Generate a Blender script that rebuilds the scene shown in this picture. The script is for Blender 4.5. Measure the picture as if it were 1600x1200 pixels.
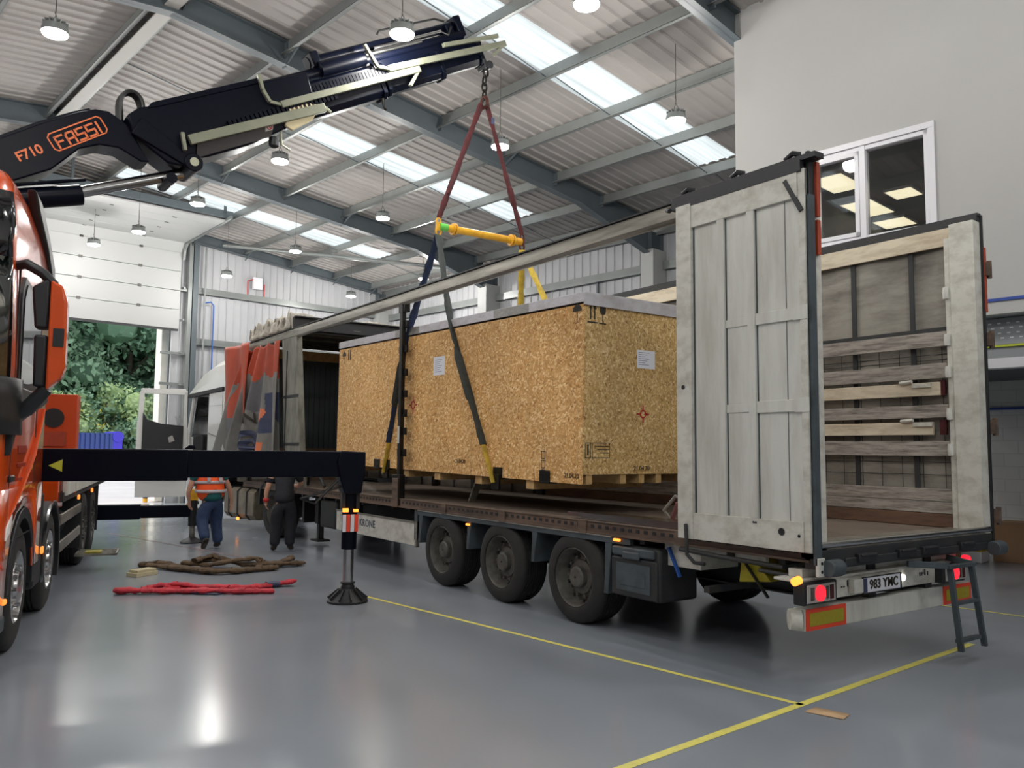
import bpy, math, random
from mathutils import Vector, Matrix, noise
random.seed(7)
for o in list(bpy.data.objects): bpy.data.objects.remove(o)
scn = bpy.context.scene
COL = scn.collection
PI = math.pi
def R(d): return math.radians(d)

# ------------------------------------------------------------------ camera
yaw, pitch, roll = -0.60845335, 0.0811351894, 0.00907017162
f_ = Vector((math.cos(pitch)*math.cos(yaw), math.cos(pitch)*math.sin(yaw), math.sin(pitch)))
r_ = f_.cross(Vector((0, 0, 1))).normalized(); u_ = r_.cross(f_)
r2 = r_*math.cos(roll)+u_*math.sin(roll); u2 = -r_*math.sin(roll)+u_*math.cos(roll)
cd = bpy.data.cameras.new('camera'); cam = bpy.data.objects.new('camera', cd); COL.objects.link(cam)
cam.matrix_world = Matrix(((r2.x, u2.x, -f_.x, -3.62056973), (r2.y, u2.y, -f_.y, 5.19937741), (r2.z, u2.z, -f_.z, 1.69806804), (0, 0, 0, 1)))
cd.sensor_width = 36; cd.lens = 1274.91253/1600*36; cd.clip_end = 400; cd.clip_start = .05
scn.camera = cam

# ------------------------------------------------------------------ world, exposure
scn.view_settings.view_transform = 'Standard'; scn.view_settings.look = 'None'
scn.view_settings.gamma = 1; scn.view_settings.use_curve_mapping = False
scn.view_settings.exposure = 0.0
W = bpy.data.worlds.new('overcast sky'); scn.world = W; W.use_nodes = True
wn = W.node_tree; wn.nodes.clear()
tc = wn.nodes.new('ShaderNodeTexCoord'); sx = wn.nodes.new('ShaderNodeSeparateXYZ'); cr = wn.nodes.new('ShaderNodeValToRGB')
bg = wn.nodes.new('ShaderNodeBackground'); wo = wn.nodes.new('ShaderNodeOutputWorld')
cr.color_ramp.elements[0].position = 0.0; cr.color_ramp.elements[0].color = (.93, .96, 1, 1)
cr.color_ramp.elements[1].position = .8; cr.color_ramp.elements[1].color = (.88, .94, 1, 1)
wn.links.new(tc.outputs['Generated'], sx.inputs[0]); wn.links.new(sx.outputs['Z'], cr.inputs[0])
wn.links.new(cr.outputs[0], bg.inputs[0]); bg.inputs[1].default_value = 1.35
wn.links.new(bg.outputs[0], wo.inputs[0])
LAMP_W = 146.0
sd = bpy.data.lights.new('sun', 'SUN'); sd.energy = 2.2; sd.angle = R(4); sd.color = (1, .94, .82); so = bpy.data.objects.new('sun', sd); COL.objects.link(so)
so.rotation_euler = Vector((-math.sin(R(8.5))+.25*math.cos(R(8.5)), math.cos(R(8.5))+.25*math.sin(R(8.5)), .85)).to_track_quat('Z', 'Y').to_euler()   # low hazy sun from the far left of the hall

# ------------------------------------------------------------------ materials
MATS = {}
def pm(name, col, rough=.6, metal=0., var=None, bump=None, emis=None, estr=0., coat=0., spec=None, alpha=None):
    """var=(colour2, scale(xyz or number), strength, detail), bump=(scale, strength)"""
    if name in MATS: return MATS[name]
    m = bpy.data.materials.new(name); m.use_nodes = True; nt = m.node_tree; b = nt.nodes['Principled BSDF']
    b.inputs['Base Color'].default_value = (*col, 1); b.inputs['Roughness'].default_value = rough; b.inputs['Metallic'].default_value = metal
    if coat: b.inputs['Coat Weight'].default_value = coat; b.inputs['Coat Roughness'].default_value = .06
    if spec is not None: b.inputs['Specular IOR Level'].default_value = spec
    if emis: b.inputs['Emission Color'].default_value = (*emis, 1); b.inputs['Emission Strength'].default_value = estr
    if var or bump:
        t = nt.nodes.new('ShaderNodeTexCoord')
    if var:
        c2, sc, st, det = (*var, 4)[:4] if len(var) == 3 else var
        mp = nt.nodes.new('ShaderNodeMapping'); mp.inputs['Scale'].default_value = (sc, sc, sc) if not hasattr(sc, '__len__') else sc
        n = nt.nodes.new('ShaderNodeTexNoise'); n.inputs['Scale'].default_value = 1; n.inputs['Detail'].default_value = det; n.inputs['Roughness'].default_value = .65
        rp = nt.nodes.new('ShaderNodeValToRGB'); rp.color_ramp.elements[0].position = .42; rp.color_ramp.elements[1].position = .68
        rp.color_ramp.elements[0].color = (0, 0, 0, 1); rp.color_ramp.elements[1].color = (st, st, st, 1)
        mx = nt.nodes.new('ShaderNodeMix'); mx.data_type = 'RGBA'
        mx.inputs[6].default_value = (*col, 1); mx.inputs[7].default_value = (*c2, 1)
        nt.links.new(t.outputs['Object'], mp.inputs[0]); nt.links.new(mp.outputs[0], n.inputs['Vector'])
        nt.links.new(n.outputs[0], rp.inputs[0]); nt.links.new(rp.outputs[0], mx.inputs[0]); nt.links.new(mx.outputs[2], b.inputs['Base Color'])
    if bump:
        n2 = nt.nodes.new('ShaderNodeTexNoise'); n2.inputs['Scale'].default_value = bump[0]; n2.inputs['Detail'].default_value = 3
        bp = nt.nodes.new('ShaderNodeBump'); bp.inputs['Strength'].default_value = bump[1]; bp.inputs['Distance'].default_value = .01
        nt.links.new(t.outputs['Object'], n2.inputs['Vector']); nt.links.new(n2.outputs[0], bp.inputs['Height']); nt.links.new(bp.outputs[0], b.inputs['Normal'])
    MATS[name] = m; return m

def s(r, g, b):   # sRGB 0-255 to linear
    def c(v):
        v /= 255.
        return v/12.92 if v <= .04045 else ((v+.055)/1.055)**2.4
    return (c(r), c(g), c(b))

def osb_mat(name, base, light, dark):
    m = bpy.data.materials.new(name); m.use_nodes = True; nt = m.node_tree; b = nt.nodes['Principled BSDF']; b.inputs['Roughness'].default_value = .75
    L = nt.links.new
    t = nt.nodes.new('ShaderNodeTexCoord')
    dn = nt.nodes.new('ShaderNodeTexNoise'); dn.inputs['Scale'].default_value = 7; dn.inputs['Detail'].default_value = 2
    L(t.outputs['Object'], dn.inputs['Vector'])
    vm = nt.nodes.new('ShaderNodeVectorMath'); vm.operation = 'MULTIPLY_ADD'; vm.inputs[1].default_value = (.05, .05, .05)
    L(dn.outputs['Color'], vm.inputs[0]); L(t.outputs['Object'], vm.inputs[2])
    outs = []
    for k, (rot, sc) in enumerate([((.5, .45, .1), (58, 58, 12)), ((-.55, -.5, 0), (60, 60, 12)), ((1.15, 1.1, 0), (54, 54, 14))]):
        m0 = nt.nodes.new('ShaderNodeMapping'); m0.inputs['Rotation'].default_value = rot; L(vm.outputs[0], m0.inputs[0])
        mp = nt.nodes.new('ShaderNodeMapping'); mp.inputs['Scale'].default_value = sc; L(m0.outputs[0], mp.inputs[0])
        v = nt.nodes.new('ShaderNodeTexVoronoi'); v.inputs['Scale'].default_value = 1; L(mp.outputs[0], v.inputs['Vector'])
        sp = nt.nodes.new('ShaderNodeSeparateColor'); L(v.outputs['Color'], sp.inputs[0]); outs.append((sp, v))
    # choose between layers by the third layer's cell values
    m1 = nt.nodes.new('ShaderNodeMath'); m1.operation = 'GREATER_THAN'; m1.inputs[1].default_value = .5; L(outs[2][0].outputs[1], m1.inputs[0])
    mixv = nt.nodes.new('ShaderNodeMix'); mixv.data_type = 'FLOAT'
    L(m1.outputs[0], mixv.inputs[0]); L(outs[0][0].outputs[0], mixv.inputs[2]); L(outs[1][0].outputs[0], mixv.inputs[3])
    m2 = nt.nodes.new('ShaderNodeMath'); m2.operation = 'GREATER_THAN'; m2.inputs[1].default_value = .72; L(outs[2][0].outputs[2], m2.inputs[0])
    mixw = nt.nodes.new('ShaderNodeMix'); mixw.data_type = 'FLOAT'
    L(m2.outputs[0], mixw.inputs[0]); L(mixv.outputs[0], mixw.inputs[2]); L(outs[2][0].outputs[0], mixw.inputs[3])
    rp = nt.nodes.new('ShaderNodeValToRGB'); e = rp.color_ramp.elements
    e[0].position = 0; e[0].color = (*dark, 1); e[1].position = 1; e[1].color = (*light, 1)
    x = e.new(.12); x.color = (*[a*.82 for a in base], 1); x = e.new(.5); x.color = (*base, 1); x = e.new(.85); x.color = (*[a*.5+c*.5 for a, c in zip(base, light)], 1)
    L(mixw.outputs[0], rp.inputs[0])
    bn = nt.nodes.new('ShaderNodeTexNoise'); bn.inputs['Scale'].default_value = .9; L(t.outputs['Object'], bn.inputs['Vector'])
    mr = nt.nodes.new('ShaderNodeMapRange'); mr.inputs[1].default_value = .35; mr.inputs[2].default_value = .65; mr.inputs[3].default_value = .88; mr.inputs[4].default_value = 1.08
    L(bn.outputs[0], mr.inputs[0])
    sc = nt.nodes.new('ShaderNodeVectorMath'); sc.operation = 'SCALE'; L(rp.outputs[0], sc.inputs[0]); L(mr.outputs[0], sc.inputs[3])
    L(sc.outputs[0], b.inputs['Base Color'])
    bp = nt.nodes.new('ShaderNodeBump'); bp.inputs['Strength'].default_value = .25; bp.inputs['Distance'].default_value = .004
    L(mixw.outputs[0], bp.inputs['Height']); L(bp.outputs[0], b.inputs['Normal'])
    MATS[name] = m; return m

def brick_mat(name, col, mort, sx=.44, sz=.215):
    m = bpy.data.materials.new(name); m.use_nodes = True; nt = m.node_tree; b = nt.nodes['Principled BSDF']; b.inputs['Roughness'].default_value = .7
    t = nt.nodes.new('ShaderNodeTexCoord'); mp = nt.nodes.new('ShaderNodeMapping'); mp.inputs['Rotation'].default_value = (PI/2, 0, 0)
    br = nt.nodes.new('ShaderNodeTexBrick'); br.inputs['Color1'].default_value = (*col, 1); br.inputs['Color2'].default_value = (*[c*.95 for c in col], 1); br.inputs['Mortar'].default_value = (*mort, 1)
    br.inputs['Scale'].default_value = 1; br.inputs['Brick Width'].default_value = sx; br.inputs['Row Height'].default_value = sz; br.inputs['Mortar Size'].default_value = .008
    nt.links.new(t.outputs['Object'], mp.inputs[0]); nt.links.new(mp.outputs[0], br.inputs[0]); nt.links.new(br.outputs[0], b.inputs['Base Color'])
    MATS[name] = m; return m

def translucent_mat(name, col, rib=.076):
    m = bpy.data.materials.new(name); m.use_nodes = True; nt = m.node_tree; nt.nodes.clear()
    o = nt.nodes.new('ShaderNodeOutputMaterial'); tr = nt.nodes.new('ShaderNodeBsdfTranslucent'); df = nt.nodes.new('ShaderNodeBsdfDiffuse'); mx = nt.nodes.new('ShaderNodeMixShader')
    t = nt.nodes.new('ShaderNodeTexCoord'); mp = nt.nodes.new('ShaderNodeMapping'); mp.inputs['Scale'].default_value = (14, .5, 1)
    n = nt.nodes.new('ShaderNodeTexNoise'); n.inputs['Scale'].default_value = 1; rp = nt.nodes.new('ShaderNodeValToRGB')
    rp.color_ramp.elements[0].position = .35; rp.color_ramp.elements[0].color = (*[c*.75 for c in col], 1); rp.color_ramp.elements[1].position = .65; rp.color_ramp.elements[1].color = (*col, 1)
    nt.links.new(t.outputs['Object'], mp.inputs[0]); nt.links.new(mp.outputs[0], n.inputs['Vector']); nt.links.new(n.outputs[0], rp.inputs[0]); nt.links.new(rp.outputs[0], tr.inputs[0])
    df.inputs[0].default_value = (.7, .75, .75, 1); mx.inputs[0].default_value = .12
    nt.links.new(tr.outputs[0], mx.inputs[1]); nt.links.new(df.outputs[0], mx.inputs[2]); nt.links.new(mx.outputs[0], o.inputs[0])
    MATS[name] = m; return m

def glass_mat(name, tint=(1, 1, 1), refl=.12):
    m = bpy.data.materials.new(name); m.use_nodes = True; nt = m.node_tree; nt.nodes.clear()
    o = nt.nodes.new('ShaderNodeOutputMaterial'); tr = nt.nodes.new('ShaderNodeBsdfTransparent'); gl = nt.nodes.new('ShaderNodeBsdfGlossy'); mx = nt.nodes.new('ShaderNodeMixShader')
    fr = nt.nodes.new('ShaderNodeFresnel'); fr.inputs[0].default_value = 1.5; ad = nt.nodes.new('ShaderNodeMath'); ad.inputs[1].default_value = refl
    tr.inputs[0].default_value = (*tint, 1); gl.inputs['Roughness'].default_value = .02
    nt.links.new(fr.outputs[0], ad.inputs[0]); nt.links.new(ad.outputs[0], mx.inputs[0])
    nt.links.new(tr.outputs[0], mx.inputs[1]); nt.links.new(gl.outputs[0], mx.inputs[2]); nt.links.new(mx.outputs[0], o.inputs[0])
    MATS[name] = m; return m

def floor_mat():
    m = bpy.data.materials.new('grey epoxy floor'); m.use_nodes = True; nt = m.node_tree; b = nt.nodes['Principled BSDF']; L = nt.links.new
    t = nt.nodes.new('ShaderNodeTexCoord')
    n = nt.nodes.new('ShaderNodeTexNoise'); n.inputs['Scale'].default_value = .35; n.inputs['Detail'].default_value = 2; n.inputs['Roughness'].default_value = .62
    mp = nt.nodes.new('ShaderNodeMapping'); mp.inputs['Scale'].default_value = (1, 1.6, 1); L(t.outputs['Object'], mp.inputs[0]); L(mp.outputs[0], n.inputs['Vector'])
    rp = nt.nodes.new('ShaderNodeValToRGB'); rp.color_ramp.elements[0].position = .35; rp.color_ramp.elements[0].color = (*s(144, 151, 161), 1)
    rp.color_ramp.elements[1].position = .68; rp.color_ramp.elements[1].color = (*s(152, 159, 168), 1); L(n.outputs[0], rp.inputs[0]); L(rp.outputs[0], b.inputs['Base Color'])
    n2 = nt.nodes.new('ShaderNodeTexNoise'); n2.inputs['Scale'].default_value = .8; n2.inputs['Detail'].default_value = 2; b.inputs['Specular IOR Level'].default_value = .62; L(t.outputs['Object'], n2.inputs['Vector'])
    mr = nt.nodes.new('ShaderNodeMapRange'); mr.inputs[1].default_value = .3; mr.inputs[2].default_value = .7; mr.inputs[3].default_value = .16; mr.inputs[4].default_value = .22
    L(n2.outputs[0], mr.inputs[0]); L(mr.outputs[0], b.inputs['Roughness'])
    n3 = nt.nodes.new('ShaderNodeTexNoise'); n3.inputs['Scale'].default_value = 9; n3.inputs['Detail'].default_value = 4; L(t.outputs['Object'], n3.inputs['Vector'])
    bp = nt.nodes.new('ShaderNodeBump'); bp.inputs['Strength'].default_value = .0; bp.inputs['Distance'].default_value = .001; L(n3.outputs[0], bp.inputs['Height']); L(bp.outputs[0], b.inputs['Normal'])
    return m

M_floor = floor_mat()
M_steel = pm('slate grey steelwork', s(86, 95, 100), .45, 0, (s(78, 85, 89), 1.5, .6))
M_purlin = pm('grey galvanised purlin', s(134, 138, 136), .38, .25, (s(112, 116, 116), (.6, .6, .6), .7))
M_sheet = pm('off white roof lining sheet', s(172, 167, 163), .55, 0, (s(156, 151, 147), (1.2, .4, 1), .8))
M_ridge = pm('pale grey ridge member', s(176, 174, 170), .5)
M_clad = pm('light grey wall lining', s(182, 183, 186), .5, 0, (s(166, 167, 171), (.7, .7, .3), .8))
M_white = pm('painted plaster wall', s(186, 185, 183), .75, 0, (s(182, 181, 179), .4, .8))
M_upvc = pm('white window frame', s(228, 227, 232), .35)
M_post = pm('cream white post', s(250, 247, 236), .4)
M_door = pm('white sectional door panel', s(170, 171, 170), .5)
M_block = brick_mat('painted blockwork', s(206, 206, 204), s(188, 188, 186))
M_sky = translucent_mat('translucent rooflight sheet', (.80, .86, .87))
M_glass = glass_mat('window glass', refl=.02)
M_yellow = pm('yellow line paint', s(244, 234, 118), .5, 0, (s(206, 200, 124), 6, .7))
M_black = pm('navy black paint', s(5, 9, 22), .34, 0, (s(9, 13, 28), 1.2, .6), spec=.14)
M_blackm = pm('matt black plastic', s(34, 36, 39), .5)
M_hose = pm('black hose rubber', s(26, 27, 27), .45)
M_chrome = pm('chromed cylinder rod', s(190, 190, 190), .2, 1.)
M_zinc = pm('zinc plated guide rail', s(176, 178, 156), .45, .45, (s(140, 146, 122), 3, .7))
M_orange = pm('orange truck paint', s(226, 84, 22), .18, 0, coat=.9)
M_orangep = pm('orange lettering', s(236, 120, 62), .4)
M_rubber = pm('tyre rubber', s(36, 36, 36), .75, 0, (s(50, 48, 45), 3, .8))
M_rim = pm('dusty grey wheel rim', s(98, 96, 90), .5, .15, (s(66, 64, 60), 9, .9))
M_alu = pm('polished aluminium wheel', s(200, 200, 200), .2, 1.)
M_trwhite = pm('grimy white trailer paint', s(216, 217, 210), .55, 0, (s(180, 177, 166), (5, 5, .8), .7, 9))
M_trwhite2 = pm('worn white trailer frame', s(214, 213, 204), .55, 0, (s(150, 142, 126), (6, 6, 9), .55, 10))
M_railal = pm('dirty aluminium rail', s(160, 156, 146), .38, .5, (s(96, 92, 84), (.8, 5, 9), .9, 6))
M_rust = pm('brown rusty steel rave', s(112, 92, 78), .65, .1, (s(64, 54, 48), (1.2, 5, 9), .9, 6))
M_chassis = pm('dark chassis steel', s(44, 47, 50), .6, .1, (s(60, 58, 54), 3, .8))
M_guard = pm('blue grey mudguard', s(74, 84, 90), .6, 0, (s(58, 62, 64), 4, .8))
M_ply = pm('brown trailer deck plywood', s(122, 108, 96), .6, 0, (s(80, 70, 62), (1, 6, 1), .9, 7))
M_plank = pm('weathered grey plank', s(172, 165, 156), .8, 0, (s(96, 89, 84), (4, 30, 40), .95, 8), (20, .4))
M_plankw = pm('pale bare aluminium plank', s(226, 214, 190), .5, 0, (s(170, 152, 126), (3, 9, 14), .7, 8))
M_plankb = pm('brown kick plank', s(112, 84, 66), .8, 0, (s(76, 60, 50), (3, 9, 18), .9, 8))
M_curtin = pm('grey curtain inner face', s(158, 154, 144), .65, 0, (s(104, 99, 92), (1.2, 5, 5), .95, 10))
M_strap = pm('dark webbing strap', s(52, 54, 56), .7)
M_tarp = pm('dirty white roof tarpaulin', s(196, 190, 178), .7, 0, (s(128, 120, 108), 9, .9, 7))
M_navy = pm('navy curtain print', s(54, 62, 92), .55, 0, (s(72, 76, 96), 6, .7))
M_cgrey = pm('grey curtain fabric', s(136, 135, 130), .55, 0, (s(98, 96, 92), (2, 2, 1), .8, 6))
M_cdark = pm('dark grey curtain print', s(104, 104, 108), .55, 0, (s(86, 86, 88), 3, .7))
M_cred = pm('faded orange red curtain', s(182, 72, 42), .5, 0, (s(132, 52, 34), (2, 2, 1), .8, 6))
M_orange_shade = pm('dull orange steel', s(200, 72, 26), .4)  # truck orange darkened: the headboard's shade is in the colour
M_corr = pm('orange curtain print', s(228, 126, 84), .5)
M_osb = osb_mat('oriented strand board', s(222, 168, 100), s(255, 226, 170), s(176, 118, 58))
M_osb_shade = osb_mat('oriented strand board end', s(204, 166, 104), s(244, 218, 166), s(150, 112, 62))  # darker copy of the lit side board, shade mixed into the colour
M_foil = pm('pale plastic lid wrap', s(198, 196, 202), .3, 0, (s(176, 172, 172), (5, 5, 9), .8), (30, .5))
M_foilg = pm('grey plastic lid wrap', s(148, 146, 142), .35, 0, (s(128, 126, 122), (5, 5, 9), .8), (30, .5))
M_timber = pm('sawn timber', s(202, 168, 116), .75, 0, (s(168, 130, 82), (8, 8, 8), .8))
M_ink = pm('black stencil ink', s(50, 44, 34), .7)
M_red = pm('red stencil ink', s(176, 42, 38), .6)
M_paper = pm('white paper label', s(226, 228, 236), .6)
M_paperp = pm('printed text lines', s(120, 130, 150), .6)
M_slred = pm('dark red sling', s(76, 18, 22), .8, 0, (s(48, 14, 18), (9, 9, 9), .8), (60, .5))
M_slblue = pm('navy blue sling', s(34, 50, 82), .75, 0, (s(24, 34, 52), (9, 9, 9), .8), (60, .5))
M_slgrey = pm('grimy grey green sling', s(62, 68, 66), .8, 0, (s(42, 46, 44), (9, 9, 9), .8), (60, .5))
M_slyel = pm('yellow sling', s(206, 176, 62), .75, 0, (s(150, 126, 48), (9, 9, 9), .8), (60, .5))
M_barY = pm('yellow spreader bar paint', s(226, 170, 38), .4, 0, (s(190, 132, 28), 6, .7))
M_barG = pm('green bar end paint', s(98, 196, 78), .4)
M_shack = pm('rusty shackle steel', s(70, 46, 40), .5, .6, (s(110, 40, 34), 12, .9))
M_chain = pm('dark steel chain', s(46, 44, 42), .4, .8)
M_pvc = pm('white tractor paint', s(224, 224, 220), .3, 0, coat=.4)
M_dgrey = pm('dark grey interior plastic', s(40, 41, 44), .6)
M_tank = pm('grimy aluminium fuel tank', s(150, 140, 122), .5, .4, (s(112, 102, 88), 3, .8))
M_amber = pm('amber lamp', s(255, 140, 40), .4, emis=(1, .30, .04), estr=2.2)
M_amberd = pm('amber lens unlit', s(220, 110, 40), .3)
M_tail = pm('lit red tail lamp', s(255, 40, 50), .3, emis=(1, .02, .04), estr=1.3)
M_redref = pm('red reflective border', s(236, 74, 46), .45)
M_yelref = pm('yellow reflective field', s(170, 158, 36), .45, 0, (s(156, 142, 34), 30, .6))
M_clear = pm('clear lamp lens', s(176, 172, 168), .2)
M_skin = pm('skin', s(206, 156, 130), .6)
M_hiv = pm('hi vis orange fabric', s(255, 92, 30), .7, emis=None)
M_refl = pm('reflective grey tape', s(176, 168, 172), .4)
M_jean = pm('blue denim', s(44, 62, 96), .85, 0, (s(34, 48, 78), 12, .8))
M_teal = pm('teal t shirt', s(20, 88, 90), .8)
M_darkcl = pm('dark work clothing', s(34, 36, 44), .85, 0, (s(24, 25, 30), 9, .8))
M_glove = pm('red rubber cuff', s(190, 40, 44), .6)
M_boot = pm('worn work boot', s(54, 50, 46), .8)
M_slfr = pm('bright red round sling', s(206, 52, 66), .75, 0, (s(156, 34, 50), (8, 8, 8), .8), (50, .8))
M_slbr = pm('brown olive round sling', s(98, 78, 56), .85, 0, (s(64, 50, 36), (8, 8, 8), .8), (50, .8))
M_card = pm('brown cardboard', s(150, 116, 88), .8)
M_card2 = pm('pale brown cardboard', s(212, 178, 138), .8)
M_conc = pm('pale concrete yard', s(208, 204, 206), .8, 0, (s(190, 186, 190), .6, .7))
M_leaf = [pm('dark green leaves', s(92, 128, 100), .6), pm('mid green leaves', s(126, 160, 128), .6), pm('light green leaves', s(158, 182, 126), .6), pm('yellow flowers', s(214, 198, 70), .6)]
M_bark = pm('grey bark', s(92, 84, 74), .85)
M_bluep = pm('purple blue plastic', s(70, 60, 200), .5)
M_blued = pm('dark blue ribbed plastic', s(52, 74, 140), .5)
M_led = pm('lit led diffuser', (1, 1, 1), .4, emis=(1, .99, .96), estr=22)
M_reflpanel = pm('lit ceiling light panel', (1, 1, 1), .4, emis=(1, .9, .6), estr=.95)  # warm glow imitating rooflight reflections in the pane
M_offdark = pm('dim office ceiling', s(96, 98, 100), .8)
M_blue = pm('blue pipe', s(40, 90, 170), .4)
M_bpaint = pm('blue painted edge', s(44, 74, 160), .5)
M_deckg = pm('perforated grey steel', s(150, 154, 158), .5, 0)
M_grn = pm('yellow green tape', s(190, 200, 60), .5)
M_alarm = pm('red conduit', s(190, 44, 44), .5)

# ------------------------------------------------------------------ mesh builder
class MB:
    def __init__(self, M=None): self.v = []; self.f = []; self.mi = []; self.M = M; self.cur = 0
    def mat(self, i): self.cur = i; return self
    def add(self, vs, fs, M=None):
        b = len(self.v)
        for p in vs:
            p = Vector(p)
            if M is not None: p = M @ p
            if self.M is not None: p = self.M @ p
            self.v.append(p)
        for f in fs: self.f.append([b+i for i in f]); self.mi.append(self.cur)
        return self
    def box(self, x0, x1, y0, y1, z0, z1, M=None):
        return self.add([(x0, y0, z0), (x1, y0, z0), (x1, y1, z0), (x0, y1, z0), (x0, y0, z1), (x1, y0, z1), (x1, y1, z1), (x0, y1, z1)],
                        [(3, 2, 1, 0), (4, 5, 6, 7), (0, 1, 5, 4), (1, 2, 6, 5), (2, 3, 7, 6), (3, 0, 4, 7)], M)
    def beam(self, p0, p1, w, h, up=(0, 0, 1)):
        p0, p1 = Vector(p0), Vector(p1); d = (p1-p0).normalized(); sd = d.cross(Vector(up)).normalized(); u = sd.cross(d)
        vs = []
        for p in (p0, p1):
            for a, b in ((-1, -1), (1, -1), (1, 1), (-1, 1)): vs.append(p+sd*(a*w/2)+u*(b*h/2))
        return self.add(vs, [(0, 1, 2, 3), (7, 6, 5, 4), (0, 4, 5, 1), (1, 5, 6, 2), (2, 6, 7, 3), (3, 7, 4, 0)])
    def tube(self, pts, r, n=10, closed=False, flat=1., up=(0, 0, 1)):
        pts = [Vector(p) for p in pts]; m = len(pts); rs = r if hasattr(r, '__len__') else [r]*m
        vs = []; pu = None
        for i, p in enumerate(pts):
            if closed: d = pts[(i+1) % m]-pts[i-1]
            else: d = pts[min(i+1, m-1)]-pts[max(i-1, 0)]
            d.normalize()
            if pu is None:
                u = Vector(up)
                if abs(d.dot(u)) > .95: u = Vector((1, 0, 0))
                u = (u-d*d.dot(u)).normalized()
            else:
                u = (pu-d*d.dot(pu)).normalized()
            pu = u; sd = d.cross(u)
            for k in range(n):
                a = 2*PI*k/n; vs.append(p+sd*(math.cos(a)*rs[i])+u*(math.sin(a)*rs[i]*flat))
        fs = []
        for i in range(m if closed else m-1):
            j = (i+1) % m
            for k in range(n): fs.append((i*n+k, i*n+(k+1) % n, j*n+(k+1) % n, j*n+k))
        if not closed: fs.append(tuple(reversed(range(n)))); fs.append(tuple((m-1)*n+k for k in range(n)))
        return self.add(vs, fs)
    def cyl(self, p0, p1, r, n=20): return self.tube([p0, p1], r, n)
    def lathe(self, prof, c, axis='z', n=32, cap=True):
        """prof list of (r, h) along the axis from centre c"""
        vs = []
        for r, h in prof:
            for k in range(n):
                a = 2*PI*k/n; ca, sa = math.cos(a)*r, math.sin(a)*r
                vs.append({'z': (c[0]+ca, c[1]+sa, c[2]+h), 'y': (c[0]+sa, c[1]+h, c[2]+ca), 'x': (c[0]+h, c[1]+ca, c[2]+sa)}[axis])
        fs = []
        for i in range(len(prof)-1):
            for k in range(n): fs.append((i*n+k, i*n+(k+1) % n, (i+1)*n+(k+1) % n, (i+1)*n+k))
        if cap: fs.append(tuple(reversed(range(n)))); fs.append(tuple((len(prof)-1)*n+k for k in range(n)))
        return self.add(vs, fs)
    def prism(self, poly, fn, a, b):
        """poly of 2d points, fn(p, q, t) -> 3d"""
        n = len(poly); vs = [fn(p, q, a) for p, q in poly]+[fn(p, q, b) for p, q in poly]
        fs = [tuple(range(n)), tuple(reversed(range(n, 2*n)))]+[(i, i+n, (i+1) % n+n, (i+1) % n) for i in range(n)]
        return self.add(vs, fs)
    def grid(self, fn, nu, nv, matfn=None, closed_u=False):
        vs = [fn(i/nu, j/nv) for j in range(nv+1) for i in range(nu+1)]
        b = self.cur
        base = len(self.v); self.add(vs, [])
        for j in range(nv):
            for i in range(nu):
                self.f.append([base+j*(nu+1)+i, base+j*(nu+1)+i+1, base+(j+1)*(nu+1)+i+1, base+(j+1)*(nu+1)+i])
                self.mi.append(matfn((i+.5)/nu, (j+.5)/nv) if matfn else b)
        return self
    def build(self, name, mats, parent=None, bevel=0, ang=35, solid=0, recalc=True):
        me = bpy.data.meshes.new(name); me.from_pydata(self.v, [], self.f); me.update()
        if not isinstance(mats, (list, tuple)): mats = [mats]
        for m in mats: me.materials.append(m)
        for p, i in zip(me.polygons, self.mi): p.material_index = min(i, len(mats)-1); p.use_smooth = True
        if recalc:
            import bmesh
            bm = bmesh.new(); bm.from_mesh(me); bmesh.ops.recalc_face_normals(bm, faces=bm.faces); bm.to_mesh(me); bm.free()
        me.set_sharp_from_angle(angle=R(ang))
        o = bpy.data.objects.new(name, me); COL.objects.link(o)
        if parent is not None: o.parent = parent
        if solid:
            q = o.modifiers.new('thickness', 'SOLIDIFY'); q.thickness = solid; q.offset = 0
        if bevel:
            q = o.modifiers.new('bevel', 'BEVEL'); q.width = bevel; q.segments = 2; q.limit_method = 'ANGLE'; q.angle_limit = R(40)
        return o

def tag(o, label=None, cat=None, group=None, kind=None):
    if label: o['label'] = label
    if cat: o['category'] = cat
    if group: o['group'] = group
    if kind: o['kind'] = kind
    return o
def thing(name, label, cat, loc=(0, 0, 0), rz=0., group=None):
    o = bpy.data.objects.new(name, None); COL.objects.link(o); o.location = loc; o.rotation_euler = (0, 0, rz); o.empty_display_size = .2
    return tag(o, label, cat, group)
def struct(name, mb, mats, rz=0., loc=(0, 0, 0), **k):
    o = mb.build(name, mats, **k); o.rotation_euler = (0, 0, rz); o.location = loc; o['kind'] = 'structure'; return o
def text_mesh(txt, size, ext=.002, bold=0., shear=0., spacing=1.):
    c = bpy.data.curves.new('lettering', 'FONT'); c.body = txt; c.size = size; c.extrude = ext; c.align_x = 'CENTER'; c.align_y = 'CENTER'; c.offset = bold; c.shear = shear; c.space_character = spacing
    o = bpy.data.objects.new('lettering', c); me = bpy.data.meshes.new_from_object(o)
    bpy.data.objects.remove(o); bpy.data.curves.remove(c); return me
def put_text(name, txt, size, mat, M, parent, **k):
    me = text_mesh(txt, size, **k); me.materials.clear(); me.materials.append(mat); me.transform(M)
    o = bpy.data.objects.new(name, me); COL.objects.link(o); o.parent = parent; return o
def frame(o, x, y):  # matrix with given x and y axes
    x = Vector(x).normalized(); y = Vector(y).normalized(); z = x.cross(y).normalized(); y = z.cross(x)
    return Matrix(((x.x, y.x, z.x, o[0]), (x.y, y.y, z.y, o[1]), (x.z, y.z, z.z, o[2]), (0, 0, 0, 1)))
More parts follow.
